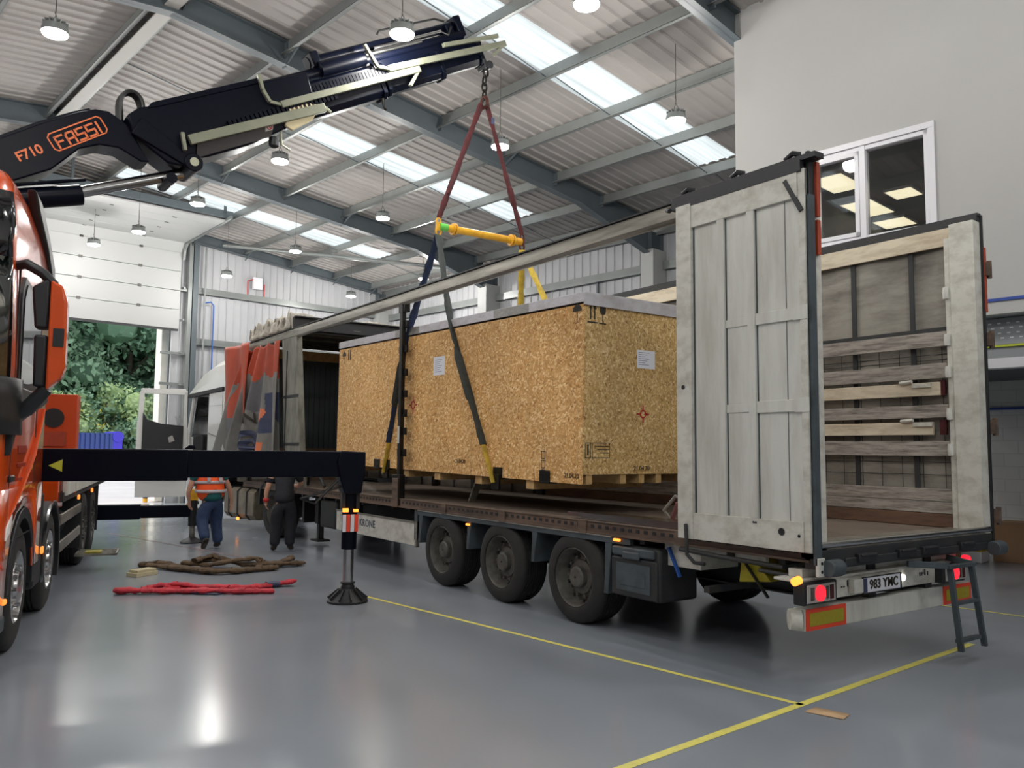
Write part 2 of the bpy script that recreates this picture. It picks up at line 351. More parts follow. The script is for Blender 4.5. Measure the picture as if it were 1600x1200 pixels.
def copy_tree(o, parent=None):
    c = o.copy(); COL.objects.link(c)
    if parent is not None: c.parent = parent
    for ch in [q for q in bpy.data.objects if q.parent == o]: copy_tree(ch, c)
    return c

# ================================================================== THE HALL (own frame, turned 8.5 degrees)
TH = R(8.5); CT_, ST_ = math.cos(TH), math.sin(TH)
def B(u, v, z=0.): return Vector((u*CT_-v*ST_, u*ST_+v*CT_, z))
U0, U1, V0, V1, VR = -16.0, 22.7, -11.8, 14.0, 1.1
def zr(v): return 9.03-.1*abs(v-VR)       # underside of the roof sheets
BAYS = [-9.0, -2.7, 3.6, 10.0, 16.5, 22.45]
struct('floor', MB().box(U0, U1+.0, V0, V1, -.2, 0), M_floor, TH)

def ribbed(mb, u0, u1, fn, w=.27, rw=.035, rd=.028, v0=0, v1=1):
    """sheet running from u0 to u1 with ribs, fn(u, t, depth)"""
    n = max(1, round((u1-u0)/w)); pw = (u1-u0)/n
    prof = []
    for i in range(n):
        a = u0+i*pw; prof += [(a, 0), (a+pw-2*rw-.02, 0), (a+pw-2*rw+.006-.0, rd), (a+pw-.02, rd)]
    prof.append((u1, 0))
    vs = [fn(u, v0, d) for u, d in prof]+[fn(u, v1, d) for u, d in prof]; k = len(prof)
    mb.add(vs, [(i, i+1, i+1+k, i+k) for i in range(k-1)])
SKY = [(-6.3, -5.3), (0.0, 1.0), (6.2, 7.2), (12.25, 13.25), (18.7, 19.7)]
def roof_slope(name, va, vb, s0, s1):
    mb = MB(); gl = MB()
    us = [U0]
    for a, b in SKY: us += [a, b]
    us.append(U1)
    F = lambda u, v, d: (u, v, zr(v)-d*1.0)
    for i in range(0, len(us), 2): ribbed(mb, us[i], us[i+1], F, v0=va, v1=vb)
    for a, b in SKY:
        lo, hi = min(s0, s1), max(s0, s1)
        for p, q in ((min(va, vb), lo), (hi, max(va, vb))): ribbed(mb, a, b, F, v0=p, v1=q)
        ribbed(gl, a, b, F, w=.25, v0=lo, v1=hi)
    # opaque weather skin above the lining, open over the rooflights
    top = MB()
    for i in range(0, len(us), 2): top.add([(us[i], va, zr(va)+.12), (us[i+1], va, zr(va)+.12), (us[i+1], vb, zr(vb)+.12), (us[i], vb, zr(vb)+.12)], [(0, 1, 2, 3)])
    struct(name, mb, M_sheet, TH, recalc=False); struct('ceiling', top, M_steel, TH)
    for m_ in [gl]: struct('window_1', m_, M_sky, TH, recalc=False)
roof_slope('ceiling', VR, V0, -9.3, -.9)
roof_slope('ceiling', VR, V1, 3.0, 11.5)

# rafters with haunches, each bay its own
def rafter(u, haunch=True):
    mb = MB()
    def web(pts, t, dz=0): pass
    for sgn, ve in ((-1, V0+.25), (1, V1-.25)):
        vs = [VR, ve-sgn*3.0, ve-sgn*.3] if haunch else [VR, ve-sgn*.3]
        dep = [.47, .47, .95] if haunch else [.35, .35]
        for i in range(len(vs)-1):
            a, b = vs[i], vs[i+1]; ta, tb = zr(a)-.0, zr(b)-.0; ba, bb = ta-dep[i], tb-dep[i+1]
            top_, bot_ = -.02, 0
            def plate(z0a, z1a, z0b, z1b, w):
                mb.add([(u-w, a, z0a), (u+w, a, z0a), (u+w, a, z1a), (u-w, a, z1a), (u-w, b, z0b), (u+w, b, z0b), (u+w, b, z1b), (u-w, b, z1b)],
                       [(0, 1, 2, 3), (7, 6, 5, 4), (0, 4, 5, 1), (1, 5, 6, 2), (2, 6, 7, 3), (3, 7, 4, 0)])
            plate(ba, ta-.03, bb, tb-.03, .008)
            plate(ba, ba+.018, bb, bb+.018, .1)
            plate(ta-.048, ta-.03, tb-.048, tb-.03, .1)
    return mb
n_ = 1
for u in BAYS:
    struct('trim_%d' % n_, rafter(u, u < 22), M_steel, TH); n_ += 1
    # columns on both sides: H section above a boxed pale casing
    for v in (V0+.3, V1-.3):
        mb = MB(); sg = 1 if v < 0 else -1
        w = .13
        mb.box(u-w, u+w, v-.25, v-.235, 0, zr(v)-.3).box(u-w, u+w, v+.235, v+.25, 0, zr(v)-.3).box(u-.008, u+.008, v-.25, v+.25, 0, zr(v)-.3)
        struct('trim_%d' % n_, mb, M_steel, TH); n_ += 1
        mb = MB(); zt = 6.95 if u < 20 else 7.2
        mb.box(u-.2, u+.2, v-.29, v+.29, 0, zt)
        struct('trim_%d' % n_, mb, M_door, TH); n_ += 1
# purlins (zed sections) and rails
PV = [VR-.2]+[VR-1.97-1.72*k for k in range(6)]+[-11.35]
PV = [.92, -.87, -2.6, -4.3, -6.05, -7.7, -9.35, -10.9]
PV += [2*VR-v for v in PV]+[13.3]
for v in PV:
    mb = MB(); z1 = zr(v)-.035; z0 = z1-.24; ua, ub = U0, U1
    if v < -4.9 : pass
    mb.box(ua, ub, v-.004, v+.004, z0, z1).box(ua, ub, v, v+.075, z0, z0+.006).box(ua, ub, v-.075, v, z1-.006, z1).box(ua, ub, v+.069, v+.075, z0, z0+.022)
    struct('trim_%d' % n_, mb, M_purlin, TH); n_ += 1
# cleats, stays from purlin to rafter bottom
mb = MB()
for u in BAYS[1:]:
    for v in PV[:8]:
        mb.box(u-.12, u+.12, v+.005, v+.02, zr(v)-.33, zr(v)-.04)
        for sg in (-1, 1):
            if u > 22 and sg == 1: continue
            if v < -.5 and (int(v*10) % 2 == 0 or u > 22): mb.beam((u+sg*.45, v, zr(v)-.27), (u+sg*.03, v, zr(v)-.47), .03, .03)
struct('trim_%d' % n_, mb, M_steel, TH); n_ += 1
# sag rods and thin roof rods mid-bay
mb = MB()
for u in (6.95, 13.0, 19.45, .75): 
    for a, b in zip(PV[:7], PV[1:8]): mb.tube([(u, a, zr(a)-.08), (u, b, zr(b)-.2)], .011, 6)
struct('trim_%d' % n_, mb, M_steel, TH); n_ += 1
# bracing tube by the gable, ridge tie beam
mb = MB(); mb.tube([(22.2, -5.2, 8.15), (16.6, -10.6, 7.35)], .06, 12); struct('trim_%d' % n_, mb, M_purlin, TH); n_ += 1
mb = MB(); mb.box(3.6, 22.6, 1.0, 1.22, 8.66, 8.68); struct('trim_%d' % n_, mb, M_ridge, TH); n_ += 1

# ---- side wall (right), behind the trailer
mb = MB(); ribbed(mb, U0, U1, lambda u, z, d: (u, V0+.0+d, z), w=.3, rw=.02, rd=.03, v0=0, v1=zr(V0)+.1)
struct('wall_right', mb, M_clad, TH, recalc=False)
struct('wall_right', MB().box(U0, U1, V0-.12, V0-.06, 0, zr(V0)+.2), M_steel, TH)
for z in (1.6, 3.3, 5.0, 6.55, 7.5):
    mb = MB(); mb.box(U0, U1, V0+.04, V0+.18, z, z+.006).box(U0, U1, V0+.17, V0+.18, z-.1, z+.12).box(U0, U1, V0+.04, V0+.05, z, z+.12)
    struct('trim_%d' % n_, mb, M_purlin, TH); n_ += 1
mb = MB()
for u in (8.0, 12.1, 14.2, 18.6): mb.box(u-.03, u+.03, V0+.06, V0+.12, 0, 6.6)
struct('trim_%d' % n_, mb, M_steel, TH); n_ += 1
# ---- left wall and rear wall (out of frame, they close the hall)
mb = MB(); ribbed(mb, U0, U1, lambda u, z, d: (u, V1-d, z), w=.6, rw=.02, rd=.03, v0=0, v1=zr(V1)+.1); struct('wall_left', mb, M_clad, TH, recalc=False)
struct('wall_left', MB().box(U0, U1, V1+.06, V1+.12, 0, zr(V1)+.2), M_steel, TH)
mb = MB(); mb.prism([(V0, 0), (V1, 0), (V1, zr(V1)+.15), (VR, zr(VR)+.15), (V0, zr(V0)+.15)], lambda p, q, t: (t, p, q), U0-.1, U0); struct('wall_back', mb, M_clad, TH)
# ---- gable wall with the big door opening v -3.45 .. 1.55, height 7.2 (sheeted round it)
DV0, DV1, DZ = -3.85, 1.75, 7.55
mb = MB()
def gab(a, b, z0, top=None):
    n = max(1, round(abs(b-a)/.25)); pw = (b-a)/n
    for i in range(n):
        p = a+i*pw; q = p+pw; m = q-.045*(1 if pw > 0 else -1)
        t = lambda v: (zr(v)+.05 if top is None else top)
        pts = [(p, 0), (m, 0), (m+.01, .03), (q-.01, .03), (q, 0)]
        for (x0, d0), (x1, d1) in zip(pts, pts[1:]):
            mb.add([(U1-d0, x0, z0), (U1-d1, x1, z0), (U1-d1, x1, t(x1)), (U1-d0, x0, t(x0))], [(0, 1, 2, 3)])
gab(V0, DV0, 0); gab(DV0, DV1, DZ); gab(DV1, V1, 0)
struct('wall_gable', mb, M_clad, TH, recalc=False)
mb = MB()
mb.prism([(V0, 0), (DV0, 0), (DV0, zr(DV0)+.15), (V0, zr(V0)+.15)], lambda p, q, t: (t, p, q), U1+.1, U1+.16)
mb.prism([(DV1, 0), (V1, 0), (V1, zr(V1)+.15), (VR, zr(VR)+.15), (DV1, zr(DV1)+.15)], lambda p, q, t: (t, p, q), U1+.1, U1+.16)
mb.prism([(DV0, DZ), (DV1, DZ), (DV1, zr(DV1)+.15), (VR, zr(VR)+.15), (DV0, zr(DV0)+.15)], lambda p, q, t: (t, p, q), U1+.1, U1+.16)
struct('wall_gable', mb, M_steel, TH)
for z in (6.62, 5.0, 3.45, 1.6):
    mb = MB(); mb.box(U1-.2, U1-.19, V0, DV0-.5, z-.08, z+.12).box(U1-.2, U1-.04, V0, DV0-.5, z, z+.008).box(U1-.2, U1-.19, DV1+.4, V1, z-.08, z+.12)
    struct('trim_%d' % n_, mb, M_purlin, TH); n_ += 1
# door jamb: bright outer reveal, then steel posts, pipes
struct('trim_%d' % n_, MB().box(23.5, 23.95, -4.32, -3.86, 0, 5.6), M_post, TH, bevel=.03); n_ += 1
struct('trim_%d' % n_, MB().box(U1-.12, U1+.25, DV1, DV1+.42, 0, 5.4), M_upvc, TH); n_ += 1
mb = MB(); mb.box(U1-.34, U1-.1, -4.52, -4.36, 0, 8.2); struct('trim_%d' % n_, mb, M_steel, TH, bevel=.004); n_ += 1
mb = MB(); mb.box(U1-.3, U1-.14, -4.34, -4.22, 0, 8.1); struct('trim_%d' % n_, mb, M_purlin, TH); n_ += 1
mb = MB()
for z in (1.6, 3.6, 4.55, 6.55): mb.box(U1-.22, U1-.12, -4.3, -3.5, z, z+.08)
struct('trim_%d' % n_, mb, M_purlin, TH); n_ += 1
def th(name, mb, mats, label, cat, group=None, **k):
    o = mb.build(name, mats, **k); o.rotation_euler = (0, 0, TH); return tag(o, label, cat, group)
th('conduit_pipe', MB().tube([(U1-.42, -4.7, 2.0), (U1-.42, -4.7, 8.0)], .03, 10), M_purlin, 'grey conduit pipe standing against the steel post right of the roller door', 'pipe')
th('air_pipe', MB().tube([(U1-.3, -4.75, 6.25), (U1-.3, -4.95, 6.3), (U1-.3, -5.05, 6.2), (U1-.3, -5.05, 1.2)], .022, 8), M_blue, 'thin blue pipe running down the ribbed gable wall', 'pipe')
al = thing('alarm_box', 'small white alarm box on the gable wall above the wall rail', 'alarm', B(U1-.12, -6.5, 7.15), TH)
MB().box(-.1, .02, -.22, .1, -.2, .2).build('housing', M_upvc, al, bevel=.015)
MB().tube([(-.05, .28, -.5), (-.05, .28, .05), (-.05, .1, .12)], .02, 8).build('conduit', M_alarm, al); MB().tube([(-.05, -.3, -.5), (-.05, -.3, 0)], .02, 8).build('conduit', M_alarm, al)

# ---- sectional overhead door, half open
dr = MB()
def dpanel(mb, p, q, th_=.045):   # p,q (u,z) from lower to upper
    p, q = Vector((p[0], 0, p[1])), Vector((q[0], 0, q[1])); d = (q-p).normalized(); n = Vector((-d.z, 0, d.x)); p = p+d*.008; q = q-d*.008
    vs = []
    for v in (DV0-.12, DV1+.12):
        for a in (p-n*th_/2, q-n*th_/2, q+n*th_/2, p+n*th_/2): vs.append((a.x, v, a.z))
    mb.add(vs, [(0, 1, 2, 3), (7, 6, 5, 4), (0, 4, 5, 1), (1, 5, 6, 2), (2, 6, 7, 3), (3, 7, 4, 0)])
pts = [(U1-.28, 5.33+.6*k) for k in range(5)]
c_ = (U1-.28, 7.75); ang = R(8)
for L_ in (.0,): pass
tr_ = [(U1-.28, 7.73), (U1-.5, 8.02)]
for k in range(1, 6): tr_.append((U1-.5-.58*k, 8.02+.022*k))
allp = pts+tr_[0:]
root = None
for i, (a, b) in enumerate(zip(allp, allp[1:])): dpanel(dr, a, b)
od = struct('door_1', dr, M_door, TH, bevel=.004)
hg = MB()
for i, (a, b) in enumerate(zip(allp, allp[1:])):
    for v in (-2.75, -1.1, .3):
        if i: hg.box(a[0]-.045, a[0]-.02, v-.05, v+.05, a[1]-.04, a[1]+.04)
h = hg.build('hinge', M_rim, od)
MB().box(U1-.33, U1-.25, DV0-.1, DV1+.1, 5.27, 5.33).build('rubber_seal', M_blackm, od)
# tracks
mb = MB(); 
for v in (DV0-.16, DV1+.16):
    tp = [(U1-.36, v, 0.0), (U1-.36, v, 7.5), (U1-.42, v, 7.8), (U1-.62, v, 8.0), (U1-3.7, v, 8.16)]
    for a, b in zip(tp, tp[1:]): mb.beam(a, b, .07, .09)
for k in range(7): mb.box(U1-.4, U1-.1, DV0-.24, DV0-.2, .6+k, .66+k)
struct('trim_%d' % n_, mb, M_purlin, TH); n_ += 1
mb = MB(); mb.box(U1-3.5, U1-3.4, DV0-.3, DV1+.3, 8.18, 8.38).box(U1-3.5, U1-3.44, DV0-.1, DV0-.04, 8.3, 8.75).box(U1-3.5, U1-3.44, 0, .06, 8.3, 8.9); struct('trim_%d' % n_, mb, M_steel, TH); n_ += 1

# ---- office block on the right: white wall above an open undercroft
WV = -5.0; WU = 3.62; WZ = 3.35
WIN = (.88, 2.45, 4.52, 5.80)     # u0,u1,z0,z1 of the hole
mb = MB()
for (a, b, z0, z1) in ((U0, WIN[0], WZ, 9.0), (WIN[1], WU, WZ, 9.0), (WIN[0], WIN[1], WZ, WIN[2]), (WIN[0], WIN[1], WIN[3], 9.0)):
    mb.box(a, b, WV-.15, WV, z0, z1)
mb.box(WU-.15, WU, V0, WV-.15, WZ, 9.0)
struct('wall_office', mb, M_white, TH)
# window in the office wall
wf = MB(); a, b, z0, z1 = WIN
F_ = .06
for (x0, x1, y0, y1) in ((a, b, z0, z0+F_), (a, b, z1-F_, z1), (a, a+F_, z0, z1), (b-F_, b, z0, z1)): wf.box(x0, x1, WV-.12, WV+.0, y0, y1)
for (x0, x1, y0, y1) in ((a-.08, b+.08, z0-.1, z0), (a-.08, b+.08, z1, z1+.08), (a-.08, a, z0, z1), (b, b+.08, z0, z1)): wf.box(x0, x1, WV-.0, WV+.03, y0, y1)
um = 1.72; wf.box(um-.04, um+.04, WV-.12, WV+.01, z0, z1)
wo_ = struct('window_2', wf, M_upvc, TH, bevel=.004)
sf = MB()
for (x0, x1, y0, y1) in ((um+.04, b-F_, z0+F_, z0+F_+.06), (um+.04, b-F_, z1-F_-.06, z1-F_), (um+.04, um+.1, z0+F_, z1-F_), (b-F_-.06, b-F_, z0+F_, z1-F_)): sf.box(x0, x1, WV-.08, WV+.02, y0, y1)
sf.build('casement_frame', M_upvc, wo_, bevel=.004)
MB().box(a+F_, um-.04, WV-.075, WV-.06, z0+F_, z1-F_).box(um+.1, b-F_-.06, WV-.055, WV-.04, z0+F_+.06, z1-F_-.06).build('glass', M_glass, wo_)
# office room behind the window
mb = MB(); mb.box(-2.0, WU-.2, V0+1.5, WV-.16, WZ+.0, WZ+.05); struct('trim_%d' % n_, mb, M_deckg, TH); n_ += 1
mb = MB(); mb.box(-2.0, WU-.2, -10.6, WV-.16, 5.99, 6.03).box(-2.0, WU-.1, -10.7, -10.6, WZ, 6.0).box(-2.1, -2.0, -10.6, WV-.16, WZ, 6.0).box(WU-.2, WU-.15, -10.6, WV-.16, WZ, 6.0); struct('wall_inner', mb, M_offdark, TH)
def tagB(o): o.rotation_euler = (0, 0, TH); return o
cp = [(2.84, -6.7, .25, .43), (3.07, -8.36, .25, .5), (2.3, -7.93, .2, .25), (3.1, -9.6, .27, .3)]  # glowing panels added behind the glass in place of rooflight reflections
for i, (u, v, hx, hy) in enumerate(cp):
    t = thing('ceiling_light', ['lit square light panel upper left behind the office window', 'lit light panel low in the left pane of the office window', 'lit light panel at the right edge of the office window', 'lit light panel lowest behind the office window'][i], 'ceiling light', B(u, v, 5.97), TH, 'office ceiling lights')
    MB().box(-hx-.02, hx+.02, -hy-.02, hy+.02, -.02, .02).build('frame', M_upvc, t); MB().box(-hx, hx, -hy, hy, -.026, -.02).build('diffuser', M_reflpanel, t)
al_ = bpy.data.lights.new('office light', 'AREA'); al_.energy = 25; al_.size = 2; al_.color = (1, .95, .8); lo = bpy.data.objects.new('office_light', al_); COL.objects.link(lo); lo.location = B(1.5, -7.5, 5.8)

# undercroft edge beams, pipes, back wall
def st(mb, m, **k):
    global n_
    o = struct('trim_%d' % n_, mb, m, TH, **k); n_ += 1; return o
st(MB().box(U0, WU, WV-.02, WV+.02, 3.5, 3.535), M_bpaint)
mb = MB(); mb.box(U0, WU, WV-.3, WV-.29, 3.02, 3.34); st(mb, M_deckg)
mb = MB()
for i in range(60):
    for j in range(4):
        x = -2.2+i*.1+(j % 2)*.03; mb.box(x, x+.035, WV-.29, WV-.284, 3.09+.06*j, 3.105+.06*j)
st(mb, M_upvc)
st(MB().box(U0, WU, WV-.3, WV-.27, 2.99, 3.015), M_grn)
st(MB().box(U0, WU, WV-.42, WV-.3, 2.86, 3.0), M_deckg)
st(MB().box(U0, WU, WV-.5, WV-.3, 2.74, 2.86), M_upvc)
st(MB().box(U0, WU, -9.9, WV-.5, 2.95, 3.0), M_offdark)
struct('wall_undercroft', MB().box(U0, WU, -10.1, -9.9, 0, 3.3).box(WU-.15, WU, -10.1, V0, 0, 3.3), M_block, TH)
st(MB().box(U0, WU, -9.9, -9.86, 2.46, 2.5), M_bpaint)
st(MB().tube([(.95, -9.82, 0.9), (.95, -9.82, 2.45)], .02, 8), M_upvc)
bx = thing('cardboard_box', 'large plain cardboard box standing against the block wall at right edge', 'box', B(1.0, -9.3), TH)
MB().box(-.45, .5, -.4, .3, 0, .62).build('carton', M_card, bx, bevel=.01); MB().box(-.45, .5, -.08, -.03, .62, .625).build('tape', M_timber, bx)
bx = thing('cardboard_box', 'small cardboard box with pale label seen under trailer end behind ladder', 'box', B(2.1, -8.2), TH)
MB().box(-.3, .3, -.3, .3, 0, .42).build('carton', M_card, bx, bevel=.01); MB().box(-.31, -.301, -.15, .15, .2, .38).build('label', M_paper, bx)
bx = thing('storage_tub', 'small pale tub with yellow lid beside the cardboard box', 'tub', B(1.75, -8.75), TH)
MB().box(-.22, .22, -.2, .2, 0, .18).build('tub', M_upvc, bx, bevel=.02); MB().box(-.24, .24, -.22, .22, .18, .22).build('lid', M_slyel, bx, bevel=.01)

# ---- high bay lamps
def make_lamp():
    t = bpy.data.objects.new('high_bay_lamp', None); COL.objects.link(t)
    mb = MB(); mb.lathe([(.03, .17), (.07, .165), (.075, .10), (.15, .085), (.165, .03), (.165, -.012), (.15, -.012)], (0, 0, 0), n=28)
    for k in range(14):
        a = 2*PI*k/14; mb.beam((math.cos(a)*.07, math.sin(a)*.07, .12), (math.cos(a)*.15, math.sin(a)*.15, .1), .008, .06)
    mb.build('housing', M_purlin, t)
    MB().lathe([(.15, -.012), (.15, -.035), (.1, -.05), (.01, -.055)], (0, 0, 0), n=28).build('diffuser', M_led, t)
    MB().tube([(-.06, 0, .16), (-.02, .02, .25), (0, 0, .3), (.03, -.01, .24), (.05, 0, .17)], .006, 6).tube([(0, 0, .3), (.01, 0, .55)], .008, 6).build('hook', M_rim, t)
    return t
lp0 = make_lamp(); first = [True]; LPC = [q for q in bpy.data.objects if q.parent == lp0]
def lamp(u, v, z, label):
    if first[0]: o = lp0; first[0] = False
    else:
        o = lp0.copy(); COL.objects.link(o)
        for ch in LPC: c = ch.copy(); COL.objects.link(c); c.parent = o
    P = B(u, v, z); o.location = P; tag(o, label, 'lamp', 'high bay lamps under the roof'); o.rotation_euler = (0, 0, random.random())
    MB().tube([(0, 0, .54), (0, 0, zr(v)-z-.02)], .006, 6).build('cable', M_rim, o)
    L = bpy.data.lights.new('lamp light', 'POINT'); L.shadow_soft_size = .12; L.energy = LAMP_W; L.color = (1, .975, .93)
    lo = bpy.data.objects.new('lamp_light', L); COL.objects.link(lo); lo.location = P-Vector((0, 0, .20)); lo.parent = None
LM = [(8.8, 3.0, 7.1, 'hanging lamp at upper left above the black crane boom'), (5.63, -.27, 7.1, 'hanging lamp in front of the crane boom tip'),
      (3.48, -1.45, 7.1, 'hanging lamp at the top edge between crane tip and white wall'), (4.77, -5.11, 7.1, 'hanging lamp on a long cable beside the white wall'),
      (7.64, -3.85, 7.1, 'hanging lamp right of the red sling under the rafter'), (11.1, -1.4, 7.1, 'hanging lamp just below the boom guide rail'),
      (14.9, -1.4, 7.1, 'hanging lamp in front of the rooflight near the door track'), (12.9, -4.95, 7.1, 'hanging lamp left of the yellow spreader bar'),
      (18.3, -1.3, 7.1, 'hanging lamp in front of the white roller door'), (20.4, -4.55, 6.8, 'hanging lamp against the ribbed gable wall beside the alarm box'),
      (17.3, -5.1, 7.1, 'hanging lamp in front of the grey bracing tube'), (20.5, -8.9, 6.8, 'small far lamp near the corner of gable and side wall'),
      (17.65, -9.75, 7.1, 'small far lamp just beside the blue sling')]
for l in LM: lamp(*l)
# the rest of the grid over the hall behind and beside the camera, lamps added for their light
for u, v in [(-1.5, -.9), (-6, -.5), (-11, -.5), (-1.5, 4), (3.5, 4.5), (-6, 4), (8.5, 8.5), (3.5, 9), (-1.5, 9), (-7, 9), (13.5, 4), (13.5, 9), (18.5, 4), (18.5, 9), (-11, 5), (20.5, -.9)]:
    lamp(u, v, 7.1, 'hanging lamp out of frame over the rest of the hall')

# ---- painted floor lines
def fline(p0, p1, w, label, mat=M_yellow):
    p0, p1 = Vector((*p0, 0)), Vector((*p1, 0)); d = (p1-p0).normalized(); n = Vector((-d.y, d.x, 0))*w/2
    o = MB().add([p0+n+Vector((0, 0, .002)), p0-n+Vector((0, 0, .002)), p1-n+Vector((0, 0, .002)), p1+n+Vector((0, 0, .002))], [(0, 1, 2, 3)]).build('floor_line', mat)
    tag(o, label, 'floor marking', 'yellow floor lines')
fline((5.35, 1.1), (-.1, .33), .05, 'long yellow floor line running beside the trailer wheels to the corner')
fline((-.36, 3.4), (.16, -2.5), .062, 'yellow floor line crossing the foreground toward the ladder')
fline((2.3, -4.0), (-.9, -4.45), .05, 'thin yellow floor line far right behind the trailer')
fline((14.2, 2.4), (8.3, 1.0), .03, 'faint pink line on the floor beyond the slings', pm('faint pink floor line', s(168, 130, 136), .35))
o = MB().add([(-.2, .45, .004), (-.2, .33, .010), (-.40, .25, .004), (-.44, .38, .006)], [(0, 1, 2, 3)]).build('cardboard_scrap', M_card2, solid=.004); tag(o, 'scrap of brown cardboard lying by the corner of the yellow lines', 'cardboard')

# ---- outside the open door
yd = struct('ground', MB().box(U1, U1+80, -50, 50, -.25, -.02), M_conc, TH)
def leafblob(mb, c, r, n, ls):
    for _ in range(n):
        while True:
            d = Vector((random.uniform(-1, 1), random.uniform(-1, 1), random.uniform(-1, 1)))
            if .2 < d.length < 1: break
        d = d.normalized()*(random.uniform(.7, 1.0)); p = Vector(c)+Vector((d.x*r[0], d.y*r[1], d.z*r[2]))
        a = Vector((random.gauss(0, 1), random.gauss(0, 1), random.gauss(0, 1))).normalized(); b_ = a.cross(d+Vector((.01, .02, .3))).normalized()
        q = ls*random.uniform(.6, 1.5)
        mb.add([p-a*q, p+b_*q*.55, p+a*q, p-b_*q*.55], [(0, 1, 2, 3)])
def tree(name, u, v, h, w, mats, label, cat, nb, nl, ls, group, trunk=True):
    t = thing(name, label, cat, B(u, v, -.02), TH, group)
    mb = MB(); rnd = random.Random(int(u*31+v*17))
    for k in range(nb):
        zz = rnd.uniform(.12 if not trunk else .1, .95)*h; rr = w*(.55+.5*math.sin(min(1, zz/h)*PI))*.5
        c = (rnd.uniform(-rr, rr), rnd.uniform(-rr, rr), zz); q = rnd.uniform(.16, .3)*w
        yb = len(mats) == 3 and rnd.random() < .16; mb.mat(0 if rnd.random() < .5 else 1); km = mb.cur; mb.mat(0); mb.lathe([(.01, -q*.5), (q*.4, -q*.3), (q*.5, 0), (q*.4, q*.3), (.01, q*.5)], c, n=8); mb.mat(km); leafblob(mb, c, (q, q, q*.8), nl, ls)
        if yb: mb.mat(2); leafblob(mb, c, (q*1.05, q*1.05, q*.85), nl//4, ls)
    mb.build('crown' if trunk else 'foliage', mats, t, recalc=False)
    sb = MB(); sb.tube([(0, 0, 0), (.1, .05, h*.35), (-.05, .1, h*.6), (.1, 0, h*.85)], [.03*w+.03, .025*w+.02, .02*w, .01*w], 8)
    for k in range(5):
        a = rnd.uniform(0, 6.28); sb.tube([(0, 0, h*(.25+.1*k)), (math.cos(a)*w*.3, math.sin(a)*w*.3, h*(.4+.1*k))], [.012*w, .005*w], 6)
    sb.build('trunk' if trunk else 'stem', M_bark, t)
TL = ['tall dark tree beyond the door, nearest the white mirror', 'tall tree beyond the door, centre of the opening', 'tall tree beyond the door, beside the bright jamb', 'tree beyond the door hidden partly by the cab', 'big tree standing back between the other trees', 'rear tree right behind the bright jamb', 'rear tree left behind the orange cab']
for i, (u, v, h, w) in enumerate([(56, -2.5, 15, 8), (57, -8.0, 16, 8.5), (57, -14.0, 15, 8.5), (56, 3.5, 15, 8), (65, -5.5, 20, 11), (66, -14, 20, 12), (65, 4, 20, 11)]):
    tree('tree', u, v, h, w, [M_leaf[0], M_leaf[1]], TL[i], 'tree', 70, 190, .22, 'trees behind the yard')
BL = ['low yellow flowering bush left of the blue crate', 'low bright bush behind the blue crate', 'low bush with yellow flowers near the open cab door', 'low bush at the foot of the bright jamb', 'low bush beside the orange truck']
for i, (u, v, h, w) in enumerate([(50.5, -3.8, 5.0, 4.5), (50.5, -7.2, 4.6, 4.5), (50.5, -10.6, 5.2, 4.5), (50.8, -14, 5, 4.5), (50.6, -.4, 5, 4.5)]):
    tree('bush', u, v, h, w, [M_leaf[2], M_leaf[1], M_leaf[3]] if i in (0, 2) else [M_leaf[2], M_leaf[1]], BL[i], 'bush', 30, 190, .14, 'bushes along the yard edge', trunk=False)
bc = thing('waste_skip', 'purple and blue ribbed skip standing on the yard outside the door', 'skip', B(46.5, -8.0, 0), TH)
mb = MB()
for k in range(12): mb.box(-.9, .9, -1.5+.25*k, -1.5+.25*k+.16, .2, 2.45)
mb.box(-.84, .84, -1.5, 1.5, .2, 2.35); mb.build('ribbed_body', M_blued, bc)
mb = MB()
for sg in (-1, 1): MB().cyl((-.95, sg*1.75, 2.25), (.95, sg*1.75, 2.25), .3, 16).box(-.9, .9, sg*1.75-.25, sg*1.75+.25, 0, 2.25).build('end_roller', M_bluep, bc)
bo = thing('bollard', 'yellow and black banded bollard standing outside the door', 'bollard', B(23.4, -3.55, 0), TH)
MB().cyl((0, 0, 0), (0, 0, 1.15), .07, 16).build('post', M_barY, bo)
mb = MB()
for k in range(3): mb.cyl((0, 0, .12+.34*k), (0, 0, .28+.34*k), .072, 16)
mb.build('black_band', M_blackm, bo)
# ================================================================== THE TRAILER (x forward from its rear, y left, camera side y=0)
TW, TL_, DZ_ = 2.55, 13.6, 1.02
tr = thing('semi_trailer', 'long white and rusty curtain side semi trailer with open rear door and three axles', 'trailer')
def P(name, mb, mats, parent=None, label=None, **k):
    o = mb.build(name, mats, tr if parent is None else parent, **k)
    if label: o['label'] = label
    return o
P('deck', MB().box(.05, TL_, -TW+.02, -.03, DZ_-.05, DZ_), M_ply)
